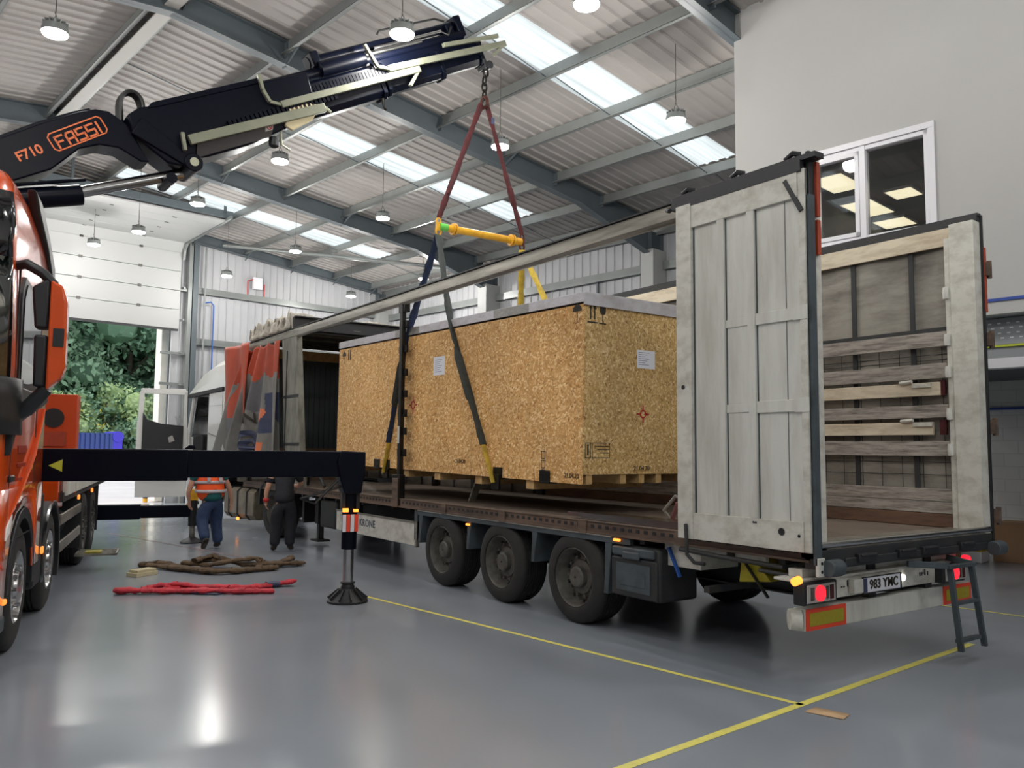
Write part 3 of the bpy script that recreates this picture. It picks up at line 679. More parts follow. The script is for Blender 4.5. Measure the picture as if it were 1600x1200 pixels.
# side raves with slots
mb = MB(); mb.box(.05, TL_, -.03, .0, .915, DZ_+.005).box(.05, TL_, -.05, .012, .905, .925).box(.05, TL_, -.04, .012, DZ_-.004, DZ_+.008)
for x in (1.3, 2.6, 4.0, 5.3, 6.65, 8.0, 9.3, 10.6, 12.0): mb.box(x-.06, x+.06, -.03, .018, .9, DZ_+.01)
P('side_rave', mb, M_rust, bevel=.002)
mb = MB(); mb.box(.05, TL_, -TW, -TW+.03, .915, DZ_+.005); P('side_rave', mb, M_rust)
sl = MB()
for i in range(128):
    x = .15+.104*i; sl.box(x, x+.045, .0, .004, .962, .992)
o = P('lashing_slots', sl, M_blackm); o['kind'] = 'stuff'
for y in (-.86, -1.69):
    mb = MB(); mb.box(.1, 10.6, y-.006, y+.006, .5, .95).box(.1, 10.6, y-.08, y+.08, .5, .515).box(.1, TL_-.3, y-.08, y+.08, .9, .915).box(10.4, TL_-.2, y-.05, y+.05, .75, .95)
    P('chassis_beam', mb, M_chassis)
mb = MB()
for k in range(26): mb.box(.3+.5*k, .36+.5*k, -TW+.05, -.05, .86, .93)
P('cross_member', mb, M_chassis)
# cant rails
def canta(y, sg):
    mb = MB(); mb.prism([(-.05, 3.73), (.0, 3.72), (.035, 3.75), (.04, 3.84), (.03, 3.88), (-.06, 3.885), (-.06, 3.75)], lambda p, q, t: (t, y+sg*p, q), -.02, 13.5)
    return mb
P('roof_rail', canta(-.03, 1), M_railal, bevel=.004)
P('roof_rail', MB().box(-.02, 13.5, -TW-.04, -TW+.06, 3.83, 3.9), M_chassis, bevel=.004)
mb = MB(); mb.box(-.02, 13.5, -.04, .02, 3.885, 3.9); P('rail_seal', mb, M_blackm)
mb = MB(); mb.box(-.02, 13.5, -TW-.03, -TW+.04, 3.885, 3.92); P('rail_seal', mb, M_blackm)
# rear posts
mb = MB(); mb.box(-.02, .13, -.11, .0, .93, 3.9); P('rear_post', mb, M_trwhite2, bevel=.006)
mb = MB(); mb.box(-.03, .0, -.03, .035, .88, 3.94); P('door_gasket', mb, M_blackm, bevel=.004)
mb = MB(); mb.box(-.02, .2, -TW, -TW+.13, .93, 3.84).box(-.0, .26, -TW+.05, -TW+.11, .95, 3.72); P('rear_post', mb, M_trwhite2, bevel=.006)
mb = MB(); mb.box(-.035, .0, -TW-.03, -TW+.0, .93, 3.9); P('door_gasket', mb, M_blackm)
# little stake pockets on the right rear post
for z in (3.2, 2.76, 2.46, 2.07, 1.74):
    mb = MB(); mb.tube([(.25, -TW+.112, z-.05), (.25, -TW+.12, z), (.25, -TW+.112, z+.05)], .028, 10); P('board_holder', mb, M_trwhite, bevel=0)
# orange marker strips on posts
P('orange_marker', MB().box(-.05, -.0, -.07, -.03, 3.45, 3.86).box(-.05, -.0, -.07, -.03, 3.16, 3.42), M_cred)
P('orange_marker', MB().box(-.04, -.0, -TW-.06, -TW-.02, 3.0, 3.6), M_cred)
# top hardware, bent roof end bracket
mb = MB(); mb.box(-.12, 1.3, -.02, .09, 3.86, 3.9).box(.0, 1.3, .05, .1, 3.78, 3.87).tube([(1.28, .06, 3.82), (1.36, .1, 3.8), (1.3, .12, 3.78)], .02, 8)
for x in (1.15, .62, .1): mb.tube([(x-.07, .05, 3.92), (x-.02, .07, 3.94), (x+.06, .05, 3.92)], .022, 8)
P('door_top_track', mb, M_blackm, bevel=.004)
# centre stake on the near side, with board pockets
mb = MB(); mb.box(6.56, 6.64, -.07, -.01, 1.0, 3.74).box(6.5, 6.72, -.07, .02, .93, 1.35).box(6.52, 6.7, -.11, -.02, 3.62, 3.76)
for z in (1.9, 2.15, 2.42, 2.72, 3.05, 3.4, 1.6): mb.box(6.49, 6.71, -.08, -.04, z, z+.1)
P('side_stake', mb, M_chain, bevel=.005)
P('reflector_strip', MB().box(6.58, 6.63, -.01, -.004, 1.78, 2.02), M_trwhite)
P('stake_foot', MB().box(6.53, 6.7, -.03, .03, .91, 1.3), M_rust, bevel=.004)
# far side: curtain, straps, planks, top board
mb = MB()
def curt(u, v): x = .2+u*13.2; return (x, -TW+.0+.012*math.sin(x*7)+.006*math.sin(x*17+v*3), 1.0+v*2.75)
mb.grid(curt, 160, 12); P('far_curtain', mb, M_curtin, solid=.004)
mb = MB()
for k in range(21):
    x = .6+.62*k; mb.box(x, x+.05, -TW+.02, -TW+.03, 1.0, 3.72)
mb.box(.3, 13.3, -TW+.02, -TW+.028, 2.86, 2.9); P('curtain_strap', mb, M_strap)
mb = MB()
for z in (2.64, 2.62-.03, 1.5, 1.62): mb.box(.3, 6.4, -TW+.021, -TW+.024, z, z+.006)
for k in range(30): mb.box(.35+.21*k, .355+.21*k, -TW+.021, -TW+.024, 1.38, 2.86)
P('load_net_cord', mb, M_blackm)
mb = MB(); mb.box(-.01, 13.4, -TW+.04, -TW+.065, 3.66, 3.83); P('top_board', mb, M_plankw, bevel=.003)
for z, m, h, x0 in ((2.71, M_plank, .14, .27), (2.41, M_plank, .14, .27), (2.25, M_plankw, .125, .34), (2.04, M_plank, .12, .27), (1.88, M_plankw, .12, .42), (1.68, M_plank, .14, .27), (1.26, M_plank, .115, .2), (1.15, M_plank, .105, .2), (1.025, M_plankb, .12, .2)):
    mb = MB(); mb.box(x0, 6.45, -TW+.07, -TW+.1, z, z+h); P('side_board', mb, m, bevel=.003)
for z in (2.27, 1.9):
    mb = MB(); mb.box(.3, .36, -TW+.06, -TW+.09, z-.02, z+.12); P('red_board_end', mb, M_slred)
    mb = MB(); mb.box(.42, .6, -TW+.1, -TW+.125, z+.06, z+.1).tube([(.6, -TW+.12, z+.12), (.72, -TW+.12, z+.11)], .018, 8); P('latch', mb, M_trwhite2)
for x in (6.55, 9.9):
    mb = MB(); mb.box(x-.06, x+.06, -TW+.04, -TW+.12, 1.0, 3.72); P('side_stake', mb, M_chain, bevel=.004)
# rear right door folded round onto the far side, seen edge on
fd = P('door', MB().box(-.0, 1.25, -TW-.09, -TW-.05, 1.0, 3.82), M_trwhite2, bevel=.004)
for z in (1.15, 1.95, 2.75, 3.4): MB().box(-.06, .02, -TW-.12, -TW-.03, z-.06, z+.06).cyl((-.045, -TW-.1, z-.08), (-.045, -TW-.1, z+.08), .022, 10).build('hinge', M_rust, fd)
mb = MB(); mb.cyl((.02, -TW-.11, .98), (.02, -TW-.11, 3.8), .016, 8); mb.build('locking_bar', M_railal, fd)
# near door folded flat along the side: ribbed panel, stiles, rails
y0, y1 = .055, .085
dx0, dx1, dz0, dz1 = -.02, 1.245, .985, 3.8
nd = P('door', MB().box(dx0, dx1, y0, y0+.012, dz0, dz1), M_trwhite)
for a_ in ((1.08, dx1, y0, y1+.02, dz0, dz1), (dx0, .035, y0, y1, dz0, dz1)): MB().box(*a_).build('stile', M_trwhite2, nd, bevel=.003)
for a_ in ((.035, 1.08, y0, y1+.01, dz0, 1.2), (.035, 1.08, y0, y1+.01, 3.59, dz1)): MB().box(*a_).build('cross_rail', M_trwhite2, nd, bevel=.003)
for x in (.735, .435):
    mb = MB(); mb.box(x, x+.07, y0, y1+.008, 1.2, 3.6); mb.build('stile', M_trwhite, nd, bevel=.003)
for z in (2.68, 2.0):
    MB().box(.035, .435, y0, y1, z, z+.09).build('cross_rail', M_trwhite, nd, bevel=.003); MB().box(.505, .735, y0, y1-.01, z+.01, z+.075).build('cross_rail', M_trwhite, nd, bevel=.003)
    mb = MB(); mb.box(-.03, .09, y1, y1+.006, z-.005, z+.1); mb.build('hinge_plate', M_trwhite, nd)
mb = MB()
for x, z0_, z1_ in ((1.07, 1.2, 3.59), (.73, 1.2, 3.59), (.43, 1.2, 3.59)): mb.box(x-.006, x+.012, y0+.012, y0+.016, z0_, z1_)
mb.box(.16, .165, y0+.012, y0+.015, 1.2, 3.59); mb.build('panel_seam', M_guard, nd)
mb = MB(); mb.cyl((1.17, y1, 2.24), (1.17, y1+.026, 2.24), .018, 12).cyl((.22, y1, 1.12), (.22, y1+.014, 1.12), .028, 14).cyl((.07, y1, 1.1), (.07, y1+.014, 1.1), .012, 10)
mb.cyl((.47, y1, 1.17), (.47, y1+.016, 1.17), .008, 8).cyl((.45, y1, 1.17), (.45, y1+.016, 1.17), .008, 8); mb.build('bolt_hole', M_blackm, nd)
mb = MB(); mb.tube([(1.15, .11, 1.1), (1.13, .13, 1.05), (1.12, .13, .86), (1.05, .12, .8), (.95, .11, .8)], .016, 8); mb.build('lock_lever', M_chassis, nd)
mb = MB(); mb.beam((.14, .09, 3.74), (.0, .09, 3.48), .02, .035); mb.build('stay_bar', M_blackm, nd)
mb = MB(); mb.box(-.05, -.02, .0, .06, .9, 3.6); mb.build('edge_seal', M_guard, nd)
# lower hinge bracket, rear bumper beam with rubber buffers
P('corner_bracket', MB().box(-.06, -.035, -.02, .06, .82, .95), M_trwhite, bevel=.003)
mb = MB(); mb.cyl((-.063, .02, .855), (-.058, .02, .855), .012, 10).cyl((-.063, .02, .915), (-.058, .02, .915), .012, 10); P('bolt_hole', mb, M_blackm)
mb = MB(); mb.box(-.03, .1, -TW+.0, -.0, .86, 1.0).box(-.045, -.03, -TW+.1, -.3, .87, .93); P('rear_beam', mb, M_chassis, bevel=.008)
P('rear_sill', MB().tube([(-.015, -.02, 1.035), (-.015, -TW+.02, 1.035)], .025, 10), M_chrome)
P('rear_sill_plate', MB().box(-.02, .3, -TW+.1, -.03, 1.0, 1.03), M_railal)
for y in (-.06, -TW+.06):
    mb = MB(); mb.cyl((-.09, y-.09, .88), (-.09, y+.06, .88), .062, 14); P('rubber_buffer', mb, M_guard, bevel=.008)
for y in (-.55, -1.1, -1.45, -2.05):
    mb = MB(); mb.box(-.07, -.03, y-.12, y+.12, .89, .955); mb.box(-.08, -.065, y-.1, y+.1, .935, .95); P('cargo_cleat', mb, M_blackm, bevel=.006)
# light bar
X = .08
mb = MB(); mb.box(X, X+.04, -2.2, .08, .62, .77).box(X-.02, X+.2, -2.25, .12, .77, .79).beam((X+.1, -2.2, .82), (X+.1, 0, .82), .12, .06); P('light_bar', mb, M_trwhite2, bevel=.004)
for y, sg in ((.06, 1), (-1.88, -1)):
    lc = P('lamp_cluster', MB().box(X-.07, X+.02, y-.32 if sg > 0 else y-.25, y+.08 if sg > 0 else y+.12, .615, .775), M_blackm, bevel=.01)
    yc = y-.1 if sg > 0 else y-.06
    MB().box(X-.078, X-.07, yc-.19, yc+.15, .63, .76).build('clear_lens', M_clear, lc, bevel=.006)
    MB().cyl((X-.09, yc, .695), (X-.078, yc, .695), .056, 20).build('tail_lamp', M_tail, lc)
    MB().box(X-.084, X-.078, yc-.16, yc-.12, .645, .745).build('red_reflector', M_slred, lc)
    q = MB(); q.box(X-.084, X-.078, yc+.07, yc+.11, .65, .74).box(X-.084, X-.078, yc-.1, yc-.075, .65, .74); q.build('amber_lens', M_rim, lc)
    MB().tube([(X-.05, y+(.1 if sg > 0 else -.28), .8), (X-.05, y+(.16 if sg > 0 else -.34), .79)], .03, 10).build('side_marker', M_amber if sg > 0 else M_tail, lc)
P('reversing_lamp', MB().cyl((X-.02, -1.25, .7), (X-.0, -1.25, .7), .026, 12), pm('lit white lamp', (1, 1, 1), .4, emis=(1, .97, .9), estr=3), label='small lit white lamp')
pl = P('number_plate', MB().box(X-.05, X-.035, -1.14, -.62, .635, .75), M_paper, bevel=.003)
MB().box(X-.054, X-.05, -.675, -.625, .64, .745).build('blue_band', M_navy, pl)
mb = MB(); mb.box(X-.056, X-.048, -1.15, -.61, .628, .636).box(X-.056, X-.048, -1.15, -.61, .75, .757).box(X-.056, X-.048, -.622, -.61, .628, .757).box(X-.056, X-.048, -1.15, -1.138, .628, .757); mb.build('plate_frame', M_blackm, pl)
put_text('plate_lettering', '983 YMC', .098, M_ink, frame((X-.053, -.905, .692), (0, -1, 0), (0, 0, 1)), pl, bold=.002, spacing=1.05)
P('plate_lamp', MB().box(X-.06, X, -.62, -.5, .64, .75), M_trwhite2, bevel=.01)
mb = MB()
for y in (-.42, -.45, -.5, -.53, -1.52, -1.55, -1.6, -1.64): mb.box(X-.004, X, y-.008, y+.008, .69, .7+.02*(int(y*100) % 3))
mb.box(X-.004, X, -.5, -.49, .7, .74).box(X-.004, X, -1.58, -1.57, .7, .74); P('mounting_slot', mb, M_blackm)
# underrun bar
up = P('underrun_bar', MB().box(X+.0, X+.1, -2.34, .03, .415, .575), M_trwhite, bevel=.006)
MB().tube([(X+.05, .02, .495), (X+.1, .08, .495)], [.082, .075], 20).build('rounded_end', M_trwhite2, up)
for ya, yb in ((-.46, .025), (-2.34, -1.88)):
    rb = MB().box(X-.008, X, ya, yb, .418, .572).build('reflector_board', M_redref, up)
    rb['label'] = 'red bordered yellow reflector board'
    MB().box(X-.012, X-.008, ya+.035, yb-.035, .448, .542).build('yellow_field', M_yelref, rb)
for y in (-.86, -1.69): P('underrun_bracket', MB().box(X+.02, X+.1, y-.05, y+.05, .5, .9), M_chassis)
# ladder
L0, L1 = Vector((-.05, -1.72, .80)), Vector((-.14, -1.82, .10))
ld = P('ladder', MB().beam((-.16, -1.5, .79), (-.16, -1.92, .79), .05, .03).beam((.0, -1.2, .82), (-.16, -1.52, .80), .03, .05).beam((.05, -1.9, .82), (-.16, -1.9, .79), .03, .05), M_guard, bevel=.004)
for ya, yb in ((-1.54, -1.60), (-1.88, -1.98)): MB().beam((-.16, ya, .8), (-.2, yb, .12), .045, .03, up=(0, 1, 0)).build('stile', M_guard, ld, bevel=.003)
for z, yy in ((.50, -.0), (.2, -.03)): MB().beam((-.18, -1.56+yy, z), (-.18, -1.90+yy, z), .045, .028).build('rung', M_guard, ld, bevel=.003)
# yellow wheel chock box and bits under the tail
mb = MB(); mb.prism([(.05, .66), (.36, .7), (.2, .86), (.08, .86)], lambda p, q, t: (.85-p, t, q), -.4, -.12); P('wheel_chock', mb, M_yelref, label='yellow wheel chock under the tail', bevel=.01)
P('chock_strap', MB().beam((.75, -.1, .86), (.5, -.1, .58), .03, .01), M_blackm)
mb = MB(); mb.box(1.2, 1.62, -.6, -.12, .7, .9).box(.5, 1.3, -.12, -.08, .84, .9); P('mounting_bracket', mb, M_trwhite2, bevel=.006)
mb = MB(); mb.tube([(1.3, .02, .88), (.9, .0, .86), (.3, -.03, .84)], .02, 8).tube([(.5, .0, .8), (.2, -.02, .79)], .015, 8); P('light_cable', mb, M_chassis)
P('mud_flap_beam', MB().box(1.0, 1.06, -.62, .0, .55, .6), M_chassis)
# wheels
def trailer_wheel(x, yc, side):
    """side +1: outer face towards +y; yc outer face"""
    R_ = .447; w = .385; sg = side
    prof = [(.292, -.03), (.30, -.005), (.335, -.0), (.40, -.012), (.43, -.03), (.445, -.055), (R_, -.07)]
    for k in range(1, 8):
        a = -.07-(w-.14)*k/8; prof += [(R_, a+.010), (R_-.014, a+.007), (R_-.014, a-.004), (R_, a-.007)]
    prof += [(R_, -w+.07), (.43, -w+.03), (.40, -w+.012), (.335, -w), (.292, -w+.02)]
    t = MB().lathe([(r, h*sg) for r, h in prof], (x, yc, R_), 'y', 56, cap=False)
    t = P('wheel', t, M_rubber, ang=30)
    rp = [(.297, -.36), (.297, -.02), (.285, -.012), (.275, -.03), (.262, -.13), (.235, -.165), (.225, -.15), (.17, -.135), (.165, -.11), (.11, -.1), (.105, -.05), (.09, -.035), (.01, -.033)]
    MB().lathe([(r, h*sg) for r, h in rp], (x, yc, R_), 'y', 40, cap=False).build('rim', M_rim, t)
    nb = MB(); hb = MB()
    for k in range(10):
        a = 2*PI*k/10; c = (x+math.cos(a)*.195, yc, R_+math.sin(a)*.195)
        nb.cyl((c[0], yc-.15*sg, c[2]), (c[0], yc-.105*sg, c[2]), .017, 6)
        a += .31; c = (x+math.cos(a)*.25, yc, R_+math.sin(a)*.25); hb.cyl((c[0], yc-.152*sg, c[2]), (c[0], yc-.138*sg, c[2]), .02, 10)
    nb.build('wheel_nut', M_rim, t); hb.build('vent_hole', M_blackm, t)
    return t
AX = [2.77, 4.08, 5.39]
for x in AX:
    trailer_wheel(x, -.005, 1); trailer_wheel(x, -TW+.005, -1)
    mb = MB(); mb.cyl((x, -TW+.4, .45), (x, -.4, .45), .065, 12).box(x-.3, x+.06, -.9, -.8, .4, .5); P('axle', mb, M_chassis)
# long mudguard line, flaps and brackets
mb = MB(); mb.box(1.95, 6.02, -.06, -.01, .84, .9).box(1.95, 6.02, -.35, -.01, .9, .905); P('mudguard_rail', mb, M_guard, bevel=.006)
P('white_edge_strip', MB().box(2.2, 6.0, -.02, .0, .893, .915), M_trwhite2)
def flap(x, z0, z1):
    mb = MB(); mb.prism([(0, z1), (.1, z1), (.05, z0+.12), (.04, z0), (-.02, z0), (0, z0+.2)], lambda p, q, t: (x-p, t, q), -.34, -.015); return mb
for x, z0 in ((2.3, .36), (3.47, .52), (4.78, .52), (5.98, .48)):
    P('mud_flap', flap(x, z0, .88), M_guard, bevel=.008)
for x in (2.12, 4.74): P('side_marker', MB().box(x-.05, x+.03, -.01, .02, .865, .89) if x < 3 else MB().box(x-.04, x+.03, -.01, .015, .8, .825), M_amber, bevel=.006)
# tool box
tb = P('tool_box', MB().box(1.58, 2.2, -.5, -.02, .37, .84), M_chassis, bevel=.03)
tb['label'] = 'dark grey plastic tool box'
MB().box(1.60, 2.19, -.03, .0, .38, .73).build('door_panel', M_chassis, tb, bevel=.02)
MB().box(1.68, 2.12, -.0, .006, .43, .68).box(1.74, 2.06, .006, .01, .48, .6).build('panel_rib', M_guard, tb, bevel=.01)
MB().box(1.63, 2.17, -.03, .015, .745, .825).box(1.8, 2.02, .0, .03, .72, .79).build('latch_rail', M_guard, tb, bevel=.015)
P('support_leg', MB().beam((1.55, -.1, .86), (1.42, -.1, .62), .03, .02), M_blue)
# side skirt
sk = P('side_skirt', MB().box(6.06, 8.75, -.06, -.03, .42, .735), M_trwhite2, bevel=.008)
MB().box(6.06, 8.75, -.03, -.02, .72, .745).box(6.04, 6.09, -.06, -.015, .41, .75).build('skirt_edge', M_railal, sk)
put_text('lettering', 'KRONE', .15, M_navy, frame((7.6, -.027, .60), (-1, 0, 0), (0, 0, 1)), sk, bold=.001, spacing=1.12)
mb = MB(); mb.beam((6.05, -.05, .9), (6.08, -.05, .44), .05, .03, up=(1, 0, 0)).box(6.04, 6.12, -.2, -.02, .5, .9); P('skirt_bracket', mb, M_guard, bevel=.006)
# spare: pallet box, landing legs, front box
mb = MB(); mb.box(8.85, 9.5, -.55, -.05, .4, .86); P('battery_box', mb, M_chassis, bevel=.04)
for y in (-.5, -2.05):
    mb = MB(); mb.box(10.5, 10.66, y-.08, y+.08, .35, .95).box(10.53, 10.63, y-.05, y+.05, .06, .4).box(10.4, 10.75, y-.12, y+.12, .04, .07); P('landing_leg', mb, M_chassis, bevel=.005)
# front bulkhead, dark ribbed, with timber head strip
mb = MB(); mb.box(13.5, 13.6, -TW+.05, -.05, 1.0, 3.75)
for k in range(20): mb.box(13.48, 13.5, -TW+.1+.12*k, -TW+.14+.12*k, 1.5, 3.5)
P('front_bulkhead', mb, pm('dark blue grey bulkhead', s(48, 58, 62), .55, 0, (s(36, 42, 46), 2, .6)))
P('bulkhead_head_board', MB().box(13.38, 13.46, -TW+.1, -.1, 3.6, 3.8), M_timber)
P('bulkhead_kick_board', MB().box(13.42, 13.48, -TW+.1, -.1, 1.02, 1.7), M_plankb)
# front near post with straps
fp = P('front_post', MB().prism([(10.25, 1.0), (11.1, 1.0), (11.45, 3.74), (10.7, 3.74)], lambda p, q, t: (p, t, q), -.1, .01), pm('grimy grey post cover', s(140, 140, 130), .7, 0, (s(84, 82, 76), (4, 4, 1.2), .95, 8)), bevel=.006)
mb = MB(); mb.box(10.5, 11.3, .01, .02, 2.62, 2.67).box(10.4, 11.2, .01, .02, 1.75, 1.8).box(11.12, 11.16, .01, .02, 1.1, 3.5); mb.build('strap', M_strap, fp)
# gathered roof: folded tarpaulin and bows
mb = MB()
def roof_fold(u, v):
    x = 10.9+u*2.6; y = -TW-.02+v*(TW+.04); zz = 3.93+(.24+.11*u*(1-u))*abs(math.sin(u*PI*9+.3*math.sin(v*6)))
    zz += .035*math.sin(u*41+v*5)+.02*math.sin(v*23)
    return (x+.04*math.sin(v*9+u*20), y, zz)
mb.grid(roof_fold, 150, 18); P('gathered_roof_sheet', mb, M_tarp, solid=.01, recalc=False)
mb = MB()
def side_fold(u, v):
    x = 11.0+u*2.4; a = math.sin(u*PI*22); y = .03+.05*a+.03*math.sin(u*37); z = 3.9+v*(.27+.05*math.sin(u*25)+.06*math.sin(u*61)); return (x+.05*math.sin(u*50)*v, y-.08*v, z)
mb.grid(side_fold, 170, 5); P('gathered_roof_skirt', mb, M_tarp, solid=.012, recalc=False)
for k in range(8):
    x = 10.95+.33*k; mb = MB(); mb.box(x, x+.06, -TW+.02, -.02, 3.84, 3.91); P('roof_bow', mb, M_rim if k in (1, 3) else M_chassis, bevel=.004)
mb = MB(); mb.box(10.86, 10.95, -TW, -.0, 3.88, 4.12).box(10.8, 10.9, -TW, 0, 4.1, 4.13); P('roof_end_beam', mb, M_blackm, bevel=.01)
# gathered near curtain
mb = MB()
def cur(u, v):   # u 0 rear edge .. 1 front, v 0 top..1 bottom
    xt = 11.45+u*1.9; xb = 11.1+u*3.7; x = xt+(xb-xt)*v
    amp = .05+.12*v; y = .05+.16*v*(.3+u)+amp*math.sin(u*PI*8.4+1.2*v+.6*math.sin(u*9))+.02*math.sin(u*31+v*5)
    sw = .25*math.sin(v*2.2)*u
    return (x+.1*math.cos(u*PI*8.4+1.2*v)*v+sw, y, 3.74-v*2.62-(.05*math.sin(u*PI*7)**2)*(1-v))
def curm(u, v):
    if v < .23+.04*math.sin(u*14): return 1
    x = u
    if .36 < v < .66:     # navy chevron near the post
        e = (v-.52)/.15; c0 = .03+(.13*e if e > 0 else -.02*e)
        if c0 < u < c0+.17: return 2
        if c0+.17 < u < c0+.23 and v > .48: return 3
    if .2 < u < .3 and .74 < v < .88: return 3
    if .36 < u < .66 and v < .47+.2*(.6-u): return 4
    return 0
mb.grid(cur, 170, 60, curm); cu = P('curtain', mb, [M_cgrey, M_cred, M_navy, M_corr, M_cdark], solid=.006, recalc=False); cu['label'] = 'gathered grey and orange red printed curtain'
def curpt(u, v): 
    p = Vector(cur(u, v)); return p
def on_curtain(name, txt, size, u, v, mat, **k):
    p = curpt(u, v); dx = (curpt(u-.02, v)-curpt(u+.02, v)); dx.y *= .0; dz = Vector((.0, 0, 1))
    o = put_text(name, txt, size, mat, frame((p.x, p.y+.13, p.z), (-1, -.0, 0), dz), cu, **k)
    for vv in o.data.vertices:
        # lay the letters on the folds of the cloth
        ym = -9; vz = (3.74-vv.co.z)/2.62
        for i in range(90):
            q = cur(u-.2+.4*i/89, vz)
            if abs(q[0]-vv.co.x) < .05: ym = max(ym, q[1])
        vv.co.y = max(ym, -.1)+.03+(.004 if vv.co.y > p.y+.13 else 0)
    return o
on_curtain('lettering', 'N', .3, .47, .55, M_ink, bold=.006); on_curtain('lettering', 'S', .3, .36, .56, M_ink, bold=.006)
on_curtain('lettering', 'a', .8, .44, .70, M_navy, bold=.02)
mb = MB()
def flapf(u, v): return (13.1+u*1.35+.1*v, .12+.1*u+.05*math.sin(u*9+v*3), 3.86-v*2.3)
mb.grid(flapf, 24, 30, lambda u, v: 1 if v < .66 else 0); fl_ = P('curtain_front_flap', mb, [M_cdark, M_cred], solid=.008, recalc=False)
# loose things on the deck
def top(name, mb, mats, label, cat, group=None, **k):
    o = mb.build(name, mats, **k); return tag(o, label, cat, group)
o = top('aluminium_plank', MB().box(1.28, 2.9, -.16, -.05, DZ_+.03, DZ_+.07).box(1.28, 2.6, -.3, -.18, DZ_+.03, DZ_+.07).box(1.28, 2.7, -.3, -.05, DZ_+.012, DZ_+.03), M_chrome, 'bright aluminium boards lying on the trailer deck edge beside the open door', 'plank')
mb = MB(); mb.tube([(1.9, -.5, DZ_+.03), (1.8, -.48, DZ_+.2), (1.6, -.45, DZ_+.24), (1.4, -.45, DZ_+.12), (1.3, -.5, DZ_+.03)], .03, 8, flat=.4)
o = top('ratchet_strap', mb, pm('faded pink strap', s(176, 122, 122), .8), 'faded pink and grey strap looped on the deck by the open door', 'strap')
MB().tube([(1.95, -.55, DZ_+.02), (2.0, -.5, DZ_+.12), (1.85, -.5, DZ_+.26), (1.7, -.5, DZ_+.24), (1.6, -.5, DZ_+.04)], .018, 8).build('grey_loop', M_curtin, o)
mb = MB(); mb.beam((5.45, -.5, DZ_+.02), (5.3, -.5, DZ_+.26), .1, .02); o = top('tilted_board', mb, M_railal, 'short grey board leaning up from the deck under the crate', 'board')
mb = MB(); mb.tube([(10.6, -.25, DZ_+.03), (10.4, -.2, DZ_+.22), (10.1, -.22, DZ_+.26), (9.8, -.2, DZ_+.12), (9.7, -.2, DZ_+.03)], .025, 8); o = top('hose_loop', mb, M_hose, 'black hose looped on the deck left of the outrigger leg', 'hose')
P('end_marker_lamp', MB().box(8.35, 8.42, .0, .02, .86, .9), M_amber)
# ================================================================== THE CRATE
CL, CWd, CH = 6.2, 1.75, 1.99
cr_ = thing('wooden_crate', 'huge oriented strand board crate hanging in slings above the trailer deck', 'crate', (2.87, -.2, 1.355), R(1.0))
cr_.rotation_euler = (0, R(-.95), R(.6))
P2 = lambda name, mb, mats, label=None, par=None, **k: P(name, mb, mats, par or cr_, label, **k)
sp = P2('side_panel', MB().box(0, CL, -.02, 0, 0, CH-.12), M_osb)
P2('side_panel', MB().box(0, CL, -CWd, -CWd+.02, 0, CH-.12), M_osb)
ep = P2('end_panel', MB().box(-.0, .02, -CWd+.02, -.021, .1, CH-.12), M_osb_shade)
P2('end_panel', MB().box(CL-.02, CL, -CWd+.02, -.021, .1, CH-.12), M_osb_shade)
mb = MB(); mb.box(-.02, .95, -.0, .012, CH-.1, CH).box(1.65, 3.5, 0, .012, CH-.1, CH).box(4.2, CL+.01, 0, .012, CH-.1, CH).box(-.025, -.01, -CWd, .01, CH-.13, CH).box(-.02, CL, -CWd-.01, .0, CH-.015, CH+.01)
P2('lid_wrap', mb, M_foil, bevel=.003)
for xa in (.95, 3.5): P2('lid_wrap', MB().box(xa, xa+.7, 0, .014, CH-.1, CH+.002), M_foilg, label='grey patch of lid wrap')
P2('base', MB().box(.02, CL-.02, -CWd+.03, -.03, .09, .11), M_ply)
for y in (-.11, -.59, -.86, -1.12, -1.64): P2('floor_bearer', MB().box(.01, CL-.01, y-.04, y+.04, -.0, .1), M_timber)
for x in (.85, 1.9, 2.9, 3.75, 4.45, 5.7): P2('cross_bearer', MB().box(x, x+.14, -CWd+.05, -.03, -.1, -.0), M_timber)
mb = MB()
for x in (.94, 2.1, 3.2, 4.4, 5.5): mb.box(x-.002, x+.002, .0, .0015, 0, CH-.12)
P2('panel_seam', mb, M_timber)
lb = P2('paper_label', MB().box(2.79, 3.08, 0, .003, 1.28, 1.53), M_paper, par=None)
mb = MB()
for k in range(7): mb.box(2.86+(k % 3)*.03, 3.04, .003, .004, 1.48-.026*k, 1.487-.026*k)
mb.build('printed_lines', M_paperp, lb)
lb = P2('paper_label', MB().box(-.003, -.0, -1.04, -.77, 1.25, 1.45), M_paper)
mb = MB()
for k in range(7): mb.box(-.0042, -.003, -.95+(k % 3)*.03, -.79, 1.42-.022*k, 1.426-.022*k)
mb.build('printed_lines', M_paperp, lb)
# stencils: umbrella on the side, arrows and glass on the end
def disc_arc(mb, c, r, a0, a1, ax, n=14):
    vs = [c]; 
    for k in range(n+1):
        a = a0+(a1-a0)*k/n; vs.append((c[0]+ax[0]*math.cos(a)*r, c[1]+ax[1]*math.cos(a)*r, c[2]+math.sin(a)*r))
    mb.add(vs, [(0, i, i+1) for i in range(1, n+1)])
def umb(mb, x, z): 
    disc_arc(mb, (x, .003, z), .075, 0, PI, (1, 0)); mb.box(x-.004, x+.004, .001, .003, z-.12, z+.09).box(x, x+.03, .001, .003, z-.125, z-.117)
mb = MB(); umb(mb, .1, 1.8); P2('umbrella_stencil', mb, M_ink)
mb = MB(); umb(mb, 6.0, 1.75)
mb.box(5.75, 5.78, .001, .003, 1.68, 1.84).box(5.82, 5.85, .001, .003, 1.68, 1.84); P2('far_stencils', mb, M_ink)
mb = MB()
